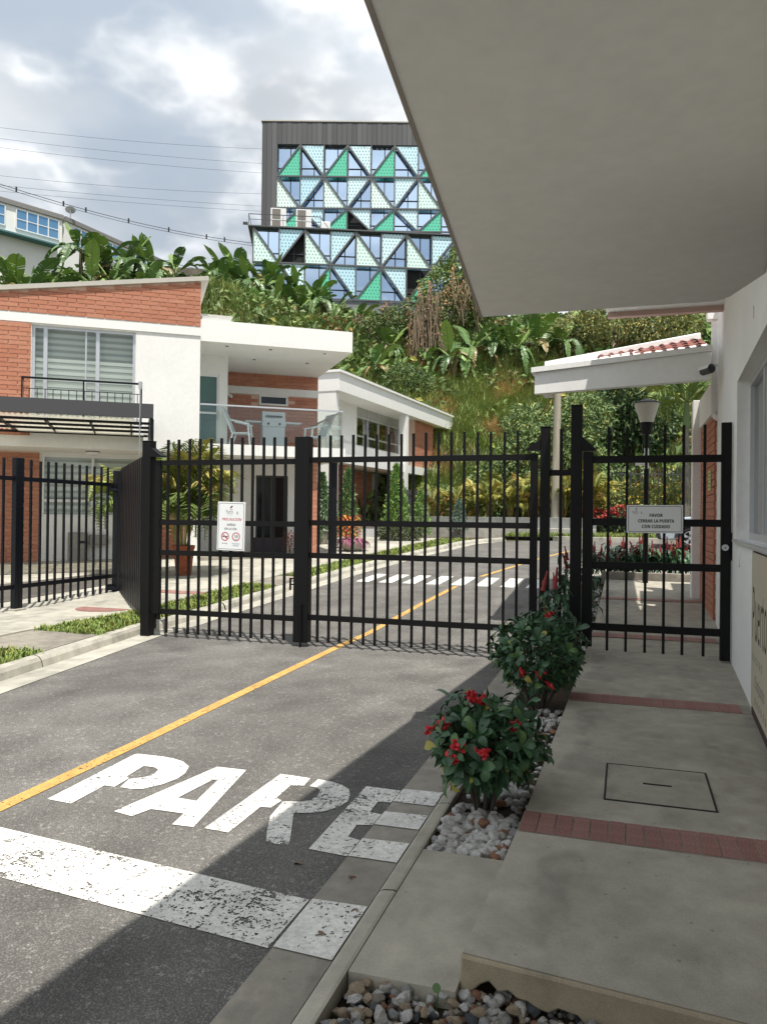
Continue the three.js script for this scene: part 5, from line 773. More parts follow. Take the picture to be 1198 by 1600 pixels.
const inBlobs = (list, shell) => { const f = list.map((b) => inBlob(...b, shell)), w = list.map((b) => b[3] * b[4] * b[5]), tot = w.reduce((a, b) => a + b, 0); return (r) => { let k = r() * tot, i = 0; while (i < w.length - 1 && (k -= w[i]) > 0) i++; return f[i](r); }; };
const plainLeaf = (r, g, b, o = {}) => new THREE.MeshPhysicalMaterial({ color: lin(r, g, b), roughness: 0.5, side: THREE.DoubleSide, ...o });

// --- flowering bushes beside the walkway ---
const obov = (k) => Math.sin(Math.pow(k, 1.35) * Math.PI * 0.93) * (k < 1 ? 1 : 0) + 0.03;
const bushLeaves = [[0.095, 0.021, 0.5], [0.08, 0.019, 0.75], [0.105, 0.023, 0.3], [0.07, 0.018, 0.95]].map(([L, W, b]) => blade(L, W, 6, obov, b, 0.45));
const bushMats = [plainLeaf(0.035, 0.095, 0.04, { roughness: 0.42 }), plainLeaf(0.045, 0.115, 0.042, { roughness: 0.42 }), plainLeaf(0.03, 0.08, 0.038, { roughness: 0.45 }), plainLeaf(0.075, 0.15, 0.04), plainLeaf(0.3, 0.27, 0.05)];
const petal = merge([new THREE.SphereGeometry(0.013, 8, 6).scale(1, 0.35, 1.15).rotateX(0.4).translate(0, 0, 0.011), new THREE.SphereGeometry(0.013, 8, 6).scale(1, 0.35, 1.15).rotateX(-0.4).translate(0, 0, -0.011)]); const mRed = std({ color: lin(0.52, 0.02, 0.03), roughness: 0.5 });
function bush(label, x, s, y0, rx, ry, cy, seed, nRos, flowers) {
  const t = thing('flowering_bush', label, 'bush', [x, y0, s], 0, null), r = rng(seed), stemM = std({ color: lin(0.09, 0.075, 0.055), map: tClay }); delete t.userData.group;
  for (let i = 0; i < 9; i++) { const a = i * 0.7 + r(), d = rx * (0.35 + 0.5 * r()), g = tube([[Math.cos(a) * 0.03, -0.03, Math.sin(a) * 0.03], [Math.cos(a) * d * 0.5, cy * 0.5, Math.sin(a) * d * 0.5], [Math.cos(a) * d, cy + ry * (0.2 + 0.4 * r()), Math.sin(a) * d]], 0.011, 10, 6); mesh('stem', g, stemM, t); }
  let k = 0; const q = new THREE.Quaternion(), q2 = new THREE.Quaternion(), N = new THREE.Vector3();
  for (let i = 0; i < nRos; i++) {
    const u = 1 - 1.72 * (i + 0.5) / nRos, a = i * 2.39996 + 0.4 * r(), w = Math.sqrt(Math.max(0, 1 - u * u)), kk = 0.86 + 0.2 * r() + 0.1 * n3(Math.cos(a) * w * 2 + seed, u * 2, Math.sin(a) * w * 2), sag = u < -0.2 ? 0.85 : 1; N.set(Math.cos(a) * w, u * 0.75 + 0.42, Math.sin(a) * w).normalize();
    const px = Math.cos(a) * w * rx * kk * sag, py = cy + u * ry * kk, pz = Math.sin(a) * w * rx * kk * sag, n = 7 + Math.floor(r() * 3); q2.setFromUnitVectors(UP, N);
    for (let j = 0; j < n && k < 296; j++, k++) {
      const m = mesh('leaf', bushLeaves[Math.floor(r() * 4)], bushMats[r() < 0.03 + (u < -0.25 ? 0.1 : 0) ? 4 : r() < 0.13 ? 3 : Math.floor(r() * 3)], t, px, py, pz);
      const tilt = 0.35 + 0.9 * (j / n) + 0.25 * r(); m.quaternion.copy(q2).multiply(q.setFromEuler(new THREE.Euler(0, j * 2.4 + r(), 0))).multiply(new THREE.Quaternion().setFromAxisAngle(new THREE.Vector3(0, 0, 1), -tilt)); m.scale.setScalar(0.62 + 0.58 * r());
    }
  }
  const inner = leafCloud(seed + 5, 950, inBlob(0, cy, 0, rx * 0.82, ry * 0.8, rx * 0.82, 0.45), 0.075, { ratio: 0.5, warm: 0.04 }); const o = mesh('inner_leaves', inner, leafMat(0.04, 0.105, 0.042), t); o.userData.kind = 'stuff';
  for (const [fx, fy, fz, n] of flowers) for (let i = 0; i < n * 2; i++) { const m = mesh('flower', petal, mRed, t, fx * 0.88 + (r() - 0.5) * 0.05, fy + (r() - 0.5) * 0.05, fz * 0.88 + (r() - 0.5) * 0.05); m.rotation.set(r() * 3, r() * 3, r() * 3); }
}
bush('low red flowering bush between the white stones and kerb', -0.69, 4.0, 0.0, 0.285, 0.235, 0.37, 5, 37, [[-0.06, 0.62, 0.1, 9], [0.0, 0.61, 0.06, 4], [-0.2, 0.5, 0.22, 4], [-0.13, 0.36, 0.29, 7], [-0.1, 0.42, 0.3, 5], [0.04, 0.4, 0.32, 4], [0.2, 0.5, 0.12, 2], [-0.3, 0.44, 0.1, 2]]);
bush('taller dark green bush at the foot of gate posts', -0.66, 6.25, 0.0, 0.37, 0.33, 0.46, 6, 37, [[-0.1, 0.36, 0.34, 4], [0.06, 0.36, 0.36, 5], [0.13, 0.28, 0.35, 2], [0.1, 0.78, 0.08, 3]]);
// --- plants with red spikes ---
const spike = new THREE.CylinderGeometry(0.006, 0.024, 0.17, 8, 5); { const p = spike.attributes.position; for (let i = 0; i < p.count; i++) { const k = (p.getY(i) + 0.085) / 0.17, f = 1 + 0.35 * Math.sin(k * 20); p.setX(i, p.getX(i) * f + 0.012 * k * k); p.setZ(i, p.getZ(i) * f); } spike.computeVertexNormals(); }
const spikeMats = [[0.24, 0.018, 0.02], [0.17, 0.02, 0.025], [0.28, 0.04, 0.03]].map((c) => std({ color: lin(...c), roughness: 0.7 })); const lance = blade(0.17, 0.028, 5, (k) => Math.sin(k * Math.PI * 0.96 + 0.06), 1.2, 0.35);
function spikePlant(seed, h, nSt, spread, col = 0) {
  const t = thing('spiked_plant', 'temp', 'plant'), r = rng(seed);
  for (let i = 0; i < nSt; i++) {
    const a = i * 2.4 + r(), d = spread * Math.sqrt((i + 0.3) / nSt), H = h * (0.65 + 0.45 * r()), x = Math.cos(a) * d, z = Math.sin(a) * d; mesh('stem', rod([x * 0.35, 0, z * 0.35], [x, H, z], 0.007, 0.005, 6), bushMats[2], t);
    if (r() < 0.6) { const m = mesh('flower_spike', spike, spikeMats[Math.floor(r() * 3)], t, x, H + 0.06, z); m.rotation.set((r() - 0.5) * 0.5, r() * 6, (r() - 0.5) * 0.6); m.scale.setScalar(0.8 + 0.5 * r()); }
    for (let j = 0; j < 13; j++) { const k = 0.15 + 0.85 * r(), m = mesh('leaf', lance, bushMats[Math.floor(r() * 3)], t, lerp(x * 0.35, x, k), H * k, lerp(z * 0.35, z, k)); m.rotation.set(0, r() * 6.28, -0.7 - 0.6 * r(), 'YXZ'); m.scale.setScalar(0.7 + 0.6 * r()); }
  }
  return t;
}
{
  const A = spikePlant(31, 0.85, 6, 0.16); A.position.set(-0.72, G(8), -8.0); A.userData.label = 'red spiked plant standing against the road gate hinge post';
  const B = spikePlant(32, 1.0, 8, 0.14); B.position.set(-0.67, G(8.9), -8.85); B.userData.label = 'tall red spiked plant behind the narrow bar panel';
  const C = spikePlant(33, 0.55, 7, 0.2); C.position.set(-0.58, G(10.4), -10.3); C.userData.label = 'red spiked plant in the stone bed past the pedestrian gate'; C.userData.group = 'red spiked plants past the gate';
  for (const [x, s, sc] of [[-0.62, 11.5, 1.0], [-0.65, 12.6, 1.1], [-0.58, 13.6, 0.9]]) copy(C, [x, G(s), s], R() * 6, null, null, sc);
  const D = spikePlant(34, 0.42, 11, 0.26); D.position.set(-0.35, 0.46, -15.85); D.userData.label = 'red spiked plant in the low planter past the gate'; D.userData.group = 'planter row of red spiked plants';
  for (const [x, s] of [[-0.05, 16.1], [0.2, 15.9], [0.5, 16.05], [0.78, 15.85], [1.05, 16.1], [1.32, 15.9], [1.6, 16.0], [-0.6, 15.6]]) copy(D, [x, 0.46, s], R() * 6, null, null, rr(1.0, 1.35));
}
// --- banana plants ---
const banShape = (k) => Math.min(1, Math.sin(Math.min(1, k * 1.06) * Math.PI) ** 0.55) * (k > 0.06 ? 1 : 0.15) + 0.01;
function bananaLeaf(L, W, bend, seed) { // torn blade: ragged strips hang from an arching midrib
  const r = rng(seed), pos = [], idx = [], n = 22, pt = (k) => { const a = 0.9 - bend * k * 0.8; return [L * k * (0.55 + 0.25 * Math.sin(bend * k)), L * k * Math.sin(Math.max(-1.2, a)), 0]; };
  let rip = 0;
  for (const sd of [-1, 1]) for (let i = 0; i < n; i++) {
    const k0 = 0.1 + 0.9 * i / n, k1 = 0.1 + 0.9 * (i + 1) / n; if (r() < 0.38) rip = (r() - 0.35) * 0.55; const torn = r() < 0.35 ? 0.72 : 1, a = pt(k0), b = pt(k1), w0 = W * banShape((i + 0.25) / n) * (r() < 0.15 ? 0.65 : 1), w1 = W * banShape((i + 0.95) / n) * (0.88 + 0.2 * r()), o = pos.length / 3, up = 0.3 - rip * 1.5, fw = 0.06 * L;
    const m0 = [lerp(a[0], b[0], torn), lerp(a[1], b[1], torn)];
    pos.push(a[0], a[1], 0, m0[0], m0[1], 0, m0[0] + fw * 0.5, m0[1] + w1 * 0.5 * up + 0.02, sd * w1 * 0.55, a[0] + fw * 0.4, a[1] + w0 * 0.5 * up + 0.02, sd * w0 * 0.55, m0[0] + fw, m0[1] + w1 * (up - 0.35), sd * w1, a[0] + fw * 0.8, a[1] + w0 * (up - 0.35), sd * w0); idx.push(o, o + 1, o + 2, o, o + 2, o + 3, o + 3, o + 2, o + 4, o + 3, o + 4, o + 5);
  }
  const m = []; for (let i = 0; i <= 7; i++) m.push(pt(i / 7)); const g = new THREE.BufferGeometry(); g.setAttribute('position', new THREE.Float32BufferAttribute(pos, 3)); g.setIndex(idx); const o = g.toNonIndexed(); o.computeVertexNormals(); const rb = tube(m, 0.026 * L / 2, 8, 4); return merge([o, rb]);
}
function paddleLeaf(L, W, bend, seed) { // younger, mostly whole blade with a few slits
  const r = rng(seed), pos = [], idx = [], n = 18, pt = (k) => [L * (k * 0.75 - 0.1 * bend * k * k), L * k * (0.92 - 0.5 * bend * k), 0.06 * L * Math.sin(k * 2 + seed)];
  for (const sd of [-1, 1]) { let dr = 0; for (let i = 0; i < n; i++) { const k0 = 0.12 + 0.88 * i / n, k1 = 0.12 + 0.88 * (i + 1) / n, slit = r() < 0.22, torn = slit ? 0.8 : 1; if (slit) dr = r() * 0.5; const a = pt(k0), b = pt(k1), w0 = W * banShape((i + 0.1) / n), w1 = W * banShape((i + 0.95) / n), o = pos.length / 3, x1 = lerp(a[0], b[0], torn), y1 = lerp(a[1], b[1], torn), z1 = lerp(a[2], b[2], torn), u = 0.4 - dr; pos.push(...a, x1, y1, z1, x1 + 0.04 * L, y1 + w1 * u, z1 + sd * w1, a[0] + 0.03 * L, a[1] + w0 * u, a[2] + sd * w0); idx.push(o, o + 1, o + 2, o, o + 2, o + 3); } }
  const m = []; for (let i = 0; i <= 6; i++) m.push(pt(i / 6)); const g = new THREE.BufferGeometry(); g.setAttribute('position', new THREE.Float32BufferAttribute(pos, 3)); g.setIndex(idx); const o = g.toNonIndexed(); o.computeVertexNormals(); return merge([o, tube(m, 0.012 * L, 6, 4)]);
}
const banLeaves = Array.from({ length: 9 }, (_, i) => (i < 5 ? paddleLeaf(2.0 + 0.3 * (i % 3), 0.27 + 0.04 * (i % 3), 0.25 + 0.3 * i, 200 + i) : bananaLeaf(2.1 + 0.3 * (i % 3), 0.27 + 0.04 * (i % 4), 0.5 + 0.2 * i, 200 + i)));
const banMats = [[0.1, 0.19, 0.05], [0.13, 0.23, 0.06], [0.08, 0.15, 0.045], [0.2, 0.31, 0.07], [0.3, 0.23, 0.1]].map((c) => new THREE.MeshPhysicalMaterial({ color: lin(...c), roughness: 0.42, side: THREE.DoubleSide, transmission: 0.12, thickness: 0 })); const banStem = std({ color: lin(0.13, 0.12, 0.06), map: tClay });
function banana(seed, H, n) {
  const t = thing('banana_plant', 'temp', 'banana plant'), r = rng(seed); mesh('trunk', cyl(0.15, 0.08, H, 0, -0.3, 0, 9), banStem, t);
  for (let i = 0; i < n; i++) { const j = i === 0 ? 0 : 1 + Math.floor(r() * 8), m = mesh('leaf', banLeaves[i === 0 ? seed % 3 : j], banMats[r() < 0.1 ? 4 : r() < 0.18 ? 3 : Math.floor(r() * 3)], t, 0, H - 0.45 + 0.1 * r(), 0); m.rotation.set(0, i * 2.4 + r() * 0.7, i === 0 ? 0.12 : 0.35 - 0.05 * j - 0.45 * r(), 'YXZ'); m.scale.setScalar(0.7 + 0.5 * r()); }
  return t;
}
{
  const protos = [banana(1, 2.4, 12), banana(2, 1.9, 11), banana(3, 2.8, 13)]; let used = [false, false, false];
  const put = (X, Z, k, sc, label, group, dy = 0) => { const [x, s] = site(X, Z), p = [x, siteY(X, Z) + dy, s]; if (!used[k]) { used[k] = true; const o = protos[k]; o.position.set(p[0], p[1], -p[2]); o.rotation.y = R() * 6; o.scale.setScalar(sc * 0.74); o.userData.label = label; o.userData.group = group; } else copy(protos[k], p, R() * 6.28, label, group, sc * 0.74); };
  const L1 = 'banana plant on the slope behind the orange brick house roof', L2 = 'banana plant on the slope below the panelled offices', L3 = 'banana plant on the steep slope behind the guard house canopy', L4 = 'lone banana plant beside the white house fascia';
  for (const [X, Z, k, sc] of [[-17.2, 33, 2, 1.2], [-15.6, 33.5, 0, 1.35], [-14.9, 32, 1, 1.1], [-14.3, 36, 2, 1.15], [-13.2, 34.5, 0, 1.15], [-12.9, 37, 1, 1.2], [-12.1, 36, 2, 1.0], [-11.6, 38.5, 0, 1.1], [-16.8, 30.5, 1, 1.0], [-13.8, 31, 0, 0.9], [-12.0, 33, 1, 0.95], [-11.2, 41, 0, 1.0], [-10.9, 35, 1, 0.9], [-18.5, 34, 0, 1.2], [-16.4, 34.5, 1, 1.2], [-15.2, 31, 2, 0.9], [-14.0, 33.2, 1, 1.1], [-13.4, 36.5, 0, 1.05], [-12.4, 34.8, 0, 1.0], [-11.5, 36.6, 2, 0.95], [-12.6, 31.8, 2, 0.8], [-17.9, 31.5, 2, 1.0]]) put(X, Z, k, sc, L1, 'bananas behind the brick house');
  for (const [X, Z, k, sc] of [[-10.6, 46, 1, 1.1], [-9.9, 44, 2, 1.05], [-9.0, 47, 0, 1.2], [-8.3, 45, 1, 1.25], [-7.4, 48, 2, 1.1], [-7.0, 45, 0, 1.1], [-6.2, 47, 1, 1.2], [-5.4, 46, 2, 0.95], [-4.8, 49, 0, 1.1], [-4.2, 46, 1, 1.1], [-3.2, 48, 1, 1.0], [-8.9, 43, 1, 1.0], [-6.3, 43.5, 0, 0.95], [-10.2, 49, 0, 1.15], [-9.4, 45.5, 1, 1.1], [-7.9, 43.5, 2, 0.95], [-7.6, 46.3, 0, 1.1], [-5.8, 44.5, 1, 1.0], [-4.9, 44.3, 0, 0.95], [-3.8, 44.8, 2, 0.95]]) put(X, Z, k, sc, L2, 'bananas below the offices');
  for (const [X, Z, k, sc] of [[3.4, 40, 0, 1.15], [4.5, 40.5, 1, 1.2], [5.8, 41, 2, 0.95], [7.0, 41, 0, 1.05], [8.2, 41.5, 1, 1.2], [9.5, 41, 2, 1.0], [16.2, 41.5, 0, 1.1], [17.8, 42, 1, 1.1], [14.8, 42, 2, 1.0], [7.6, 38.5, 1, 0.8], [10.8, 42.5, 0, 1.1]]) put(X, Z, k, sc, L3, 'bananas behind the canopy');
  put(-0.6, 39, 1, 1.0, L4); put(0.3, 41.5, 0, 0.9, 'small banana plant against the grey office base wall');
  put(-1.6, 44, 1, 0.9, 'banana plant half hidden behind the balcony roof corner');
}
// --- palms ---
function frond(L, n, lw, bend, seed, vee = 0.5) {
  const r = rng(seed), pos = [], idx = [], P = (k) => [L * k * Math.cos(bend * k * 0.55) * 0.75, L * k * (0.92 - bend * k * 0.62), 0];
  for (let i = 1; i <= n; i++) for (const sd of [-1, 1]) { const k = 0.12 + 0.88 * i / n, a = P(k), ll = L * 0.34 * Math.sin(Math.min(1, 0.18 + k * 0.85) * Math.PI) + 0.05 * L, o = pos.length / 3, fx = 0.55 + 0.25 * r(), dr = -0.25 - 0.35 * r(), w = lw * (0.8 + 0.4 * r()); const m = [a[0] + ll * fx * 0.5, a[1] + ll * (vee * 0.5 + 0.03), sd * ll * 0.42], e = [a[0] + ll * fx, a[1] + ll * (vee + dr), sd * ll * 0.85]; pos.push(a[0] - w, a[1], 0, a[0] + w, a[1] + w * 0.3, 0, m[0] + w, m[1], m[2], m[0] - w, m[1] + w * 0.2, m[2], ...e); idx.push(o, o + 1, o + 2, o, o + 2, o + 3, o + 3, o + 2, o + 4); }
  const g = new THREE.BufferGeometry(); g.setAttribute('position', new THREE.Float32BufferAttribute(pos, 3)); g.setIndex(idx); const q = g.toNonIndexed(); q.computeVertexNormals(); const m = []; for (let i = 0; i <= 6; i++) m.push(P(i / 6)); return merge([q, tube(m, 0.008 * L + 0.002, 6, 4)]);
}
const fronds = [0, 1, 2, 3].map((i) => frond(1.35, 22, 0.017, 0.6 + 0.36 * i, 300 + i)), palmMats = [[0.21, 0.29, 0.07], [0.3, 0.34, 0.08], [0.14, 0.22, 0.06], [0.42, 0.36, 0.1]].map((c) => new THREE.MeshPhysicalMaterial({ color: lin(...c), roughness: 0.5, side: THREE.DoubleSide, transmission: 0.15, thickness: 0 })), goldMats = [[0.36, 0.31, 0.06], [0.3, 0.3, 0.065], [0.22, 0.26, 0.06], [0.4, 0.27, 0.08]].map((c) => plainLeaf(...c));
function arecaPalm(label, p, nF, sc, seed, mats, group) { const t = thing('areca_palm', label, 'palm', p, 0, group), r = rng(seed); for (let i = 0; i < 7; i++) { const a = i * 0.9; mesh('cane', rod([Math.cos(a) * 0.05, 0, Math.sin(a) * 0.05], [Math.cos(a) * 0.16 * sc, 0.55 * sc, Math.sin(a) * 0.16 * sc], 0.016 * sc, 0.012 * sc, 7), mats[3], t); } for (let i = 0; i < nF; i++) { const k = i / nF, m = mesh('frond', fronds[Math.min(3, Math.floor(k * 4))], mats[r() < 0.12 ? 3 : Math.floor(r() * 3)], t, 0, (0.35 + 0.25 * r()) * sc, 0); m.rotation.set(0, i * 2.4 + r() * 0.6, 0.55 - 0.75 * k + 0.2 * (r() - 0.5), 'YXZ'); m.scale.setScalar(sc * (0.75 + 0.4 * r())); } return t; }
{
  const [x, s] = [-8.45, 13.53], gy = G(s) + 0.14;
  const pot = thing('terracotta_planter', 'tall square terracotta planter holding the big areca palm', 'planter', [x, gy, s], 0.5); const sq = (r0, r1, h, y) => new THREE.CylinderGeometry(r1, r0, h, 4, 1).rotateY(Math.PI / 4).translate(0, y + h / 2, 0); mesh('body', sq(0.2, 0.27, 0.52, 0), M.terracotta, pot); mesh('rim', sq(0.285, 0.3, 0.07, 0.52), M.terracotta, pot); mesh('earth', sq(0.25, 0.25, 0.02, 0.575), M.soil, pot);
  arecaPalm('large areca palm in the terracotta planter behind the gate', [x, gy + 0.5, s], 58, 1.3, 41, palmMats); const pot2 = copy(pot, [x - 1.0, gy, s - 0.35], 0.2, 'second terracotta planter against the steel screen', null, 0.95); arecaPalm('second areca palm half hidden by the gate post', [x - 1.0, gy + 0.55, s - 0.35], 22, 1.05, 43, palmMats);
  const gp = 'golden palms in the raised bed'; for (const [gx, gs, sc] of [[-7.1, 28.6, 0.75], [-6.2, 28.8, 0.8], [-4.9, 28.7, 0.95], [-4.1, 28.6, 0.9], [-3.0, 28.9, 1.05], [-2.2, 28.8, 1.1], [-5.5, 29.4, 0.85], [-3.6, 29.6, 1.1], [-1.6, 29.2, 1.2], [-1.2, 28.7, 1.1]]) arecaPalm('golden areca palm in the raised bed beyond the bend', [gx, G(gs) + 0.6, gs], 20, sc, Math.round(gx * 100) + 900, goldMats, gp);
  const pb = thing('raised_bed', 'long raised bed with bluish front wall beyond the bend', 'planter', [-4.2, G(28), 28]); mesh('front_wall', rbx(-3.7, 3.2, -0.1, 0.72, -0.2, 0, 0.01), std({ map: tConcrete, color: lin(0.62, 0.7, 0.8) }), pb); mesh('block_course', rbx(-3.7, 3.2, -0.1, 0.34, 0.004, 0.3, 0.02), std({ map: tPaving, color: lin(0.95, 0.96, 1) }), pb); mesh('earth', bx(-3.7, 3.2, 0, 0.66, -2.2, -0.2), M.soil, pb);
  // tall palm by the right fence
  const [qx, qs] = [2.0, 29.2], pt = thing('palm_tree', 'ringed trunk palm tree before the iron fence', 'palm', [qx, G(qs), qs]); const r = rng(60); mesh('trunk', cyl(0.16, 0.1, 3.9, 0, 0, 0, 12), std({ color: lin(0.26, 0.23, 0.19), map: tClay, bumpMap: tRough, bumpScale: 0.03 }), pt); mesh('crownshaft', cyl(0.13, 0.09, 0.9, 0, 3.9, 0, 12), plainLeaf(0.12, 0.17, 0.06), pt);
  for (let i = 0; i < 15; i++) { const k = i / 15, m = mesh('frond', fronds[Math.min(3, Math.floor(k * 4))], palmMats[Math.floor(r() * 3)], pt, 0, 4.75, 0); m.rotation.set(0, i * 2.4, 0.6 - 1.1 * k, 'YXZ'); m.scale.setScalar(1.55 + 0.3 * r()); }
}
// --- cypresses and pots near the porch ---
const mCyp = leafMat(0.17, 0.3, 0.075), mBlueCyp = leafMat(0.15, 0.24, 0.19);
function conifer(label, x, s, h, rad, n, mat, seed, group) {
  const t = thing('conifer', label, 'tree', [x, G(s) + 0.1, s], 0, group); if (!group) delete t.userData.group; mesh('trunk', cyl(0.05, 0.02, h * 0.6, 0, 0, 0, 8), M.wood, t);
  mesh('crown', leafCloud(seed, n, (r) => { const k = Math.pow(r(), 0.8), a = r() * 6.283, w = rad * (1 - k) ** 0.75 * (0.55 + 0.45 * Math.sqrt(r())) * (1 + 0.25 * n3(Math.cos(a) * 2, k * 6, Math.sin(a) * 2 + seed)); return [Math.cos(a) * w, 0.1 + k * h * 0.93, Math.sin(a) * w, Math.cos(a) * 0.5, 1.4, Math.sin(a) * 0.5]; }, 0.085 * h / 2.3 + 0.03, { ratio: 0.45, droop: -0.2, warm: 0.08, vary: 0.6 }), mat, t); return t;
}
conifer('tall bright green conifer on the lawn before the white house', -7.22, 24.3, 2.5, 0.52, 2600, mCyp, 81); conifer('smaller conifer crowding the tall bright green one', -6.55, 24.9, 1.6, 0.42, 1500, mCyp, 82); conifer('slim dark conifer behind the bowl of purple leaves', -8.45, 23.0, 2.35, 0.42, 1900, leafMat(0.11, 0.2, 0.07), 83); conifer('slim conifer in a grey pot beside the porch column', -8.75, 21.6, 2.2, 0.36, 1600, leafMat(0.11, 0.2, 0.085), 84); conifer('small bluish conifer before the raised bed', -5.75, 27.3, 1.25, 0.4, 1300, mBlueCyp, 85);
{
  const t = thing('grey_pot', 'grey cylindrical pot under the slim porch conifer', 'pot', [-8.75, G(21.6) + 0.1, 21.6]); mesh('body', cyl(0.17, 0.2, 0.42, 0, 0, 0, 20), M.concreteDark, t); mesh('rim', new THREE.TorusGeometry(0.2, 0.018, 6, 22).rotateX(Math.PI / 2), M.concreteDark, t, 0, 0.42, 0);
  const [bxx, bs] = [-7.05, 19.6], b = thing('bowl_planter', 'wide concrete bowl planter by the porch', 'planter', [bxx, G(bs) + 0.13, bs]); mesh('bowl', new THREE.LatheGeometry([[0.0, 0], [0.2, 0], [0.3, 0.1], [0.34, 0.26], [0.345, 0.3], [0.31, 0.3], [0.29, 0.24]].map((p) => new THREE.Vector2(...p)), 28), std({ map: tPaving, color: lin(1, 1, 0.98) }), b); mesh('earth', new THREE.CircleGeometry(0.3, 20).rotateX(-Math.PI / 2), M.soil, b, 0, 0.25, 0);
  const pp = thing('purple_plant', 'purple leaved plants spilling from the concrete bowl', 'plant', [bxx, G(bs) + 0.36, bs]); const strap = blade(0.28, 0.02, 6, (k) => Math.sin(k * 3 + 0.08), 1.5, 0.4), pm = [[0.25, 0.05, 0.12], [0.34, 0.1, 0.17], [0.17, 0.035, 0.08]].map((c) => plainLeaf(...c)); for (let i = 0; i < 120; i++) { const a = i * 2.4, d = 0.3 * Math.sqrt(i / 120), m = mesh('leaf', strap, pm[i % 3], pp, Math.cos(a) * d, 0, Math.sin(a) * d); m.rotation.set(0, -a + rr(-0.6, 0.6), -0.25 - 0.9 * (i / 120), 'YXZ'); m.scale.setScalar(rr(0.7, 1.15)); }
  const cr = thing('croton', 'orange and red croton shrub behind the concrete bowl', 'shrub', [-7.45, G(20.4) + 0.13, 20.4]); const cm = [[0.5, 0.13, 0.03], [0.5, 0.24, 0.03], [0.36, 0.05, 0.03]].map((c) => plainLeaf(...c)), cl = blade(0.24, 0.045, 5, (k) => Math.sin(k * 3 + 0.08), 0.9, 0.3); for (let i = 0; i < 6; i++) mesh('stem', rod([0, 0, 0], [Math.cos(i) * 0.15, 0.6, Math.sin(i) * 0.15], 0.01), M.wood, cr); for (let i = 0; i < 90; i++) { const a = i * 2.4, k = i / 90, m = mesh('leaf', cl, cm[i % 3], cr, Math.cos(a) * 0.16, 0.25 + 0.6 * k, Math.sin(a) * 0.16); m.rotation.set(0, -a, -0.9 + 0.3 * k, 'YXZ'); }
  const fb2 = thing('foundation_shrub', 'dark low shrub with red leaf tips under the conifers', 'shrub', [-6.9, G(23.6) + 0.1, 23.6]); for (let i = 0; i < 5; i++) mesh('stem', rod([0, 0, 0], [Math.cos(i * 1.3) * 0.3, 0.3, Math.sin(i * 1.3) * 0.2], 0.01), M.wood, fb2); mesh('foliage', leafCloud(91, 1500, inBlob(0, 0.28, 0, 0.75, 0.3, 0.4, 0.3), 0.1, { warm: 0.2 }), leafMat(0.06, 0.085, 0.04), fb2);
  const [px, ps] = onHouse(4.9, -1.9), bxp = thing('porch_planter', 'dark rectangular planter box in front of porch door', 'planter', [px, 0.52, ps], houseFrame.a); mesh('box', rbx(-0.42, 0.42, 0, 0.42, -0.18, 0.18, 0.01), std({ color: lin(0.045, 0.04, 0.05) }), bxp); mesh('earth', bx(-0.39, 0.39, 0.36, 0.425, -0.15, 0.15), M.soil, bxp);
  const [rx, rs] = onHouse(5.35, -1.5), rp = thing('red_plant', 'red flowering plant at the end of the porch planter', 'plant', [rx, 0.52, rs]); const rm = plainLeaf(0.5, 0.07, 0.045); for (let i = 0; i < 4; i++) mesh('stem', rod([0, 0, 0], [Math.cos(i * 1.6) * 0.08, 0.5, Math.sin(i * 1.6) * 0.08], 0.008), bushMats[2], rp); for (let i = 0; i < 50; i++) { const a = i * 2.4, m = mesh('leaf', lance, rm, rp, Math.cos(a) * 0.07, 0.1 + 0.5 * i / 50, Math.sin(a) * 0.07); m.rotation.set(0, -a, -0.8, 'YXZ'); m.scale.setScalar(0.8); }
}
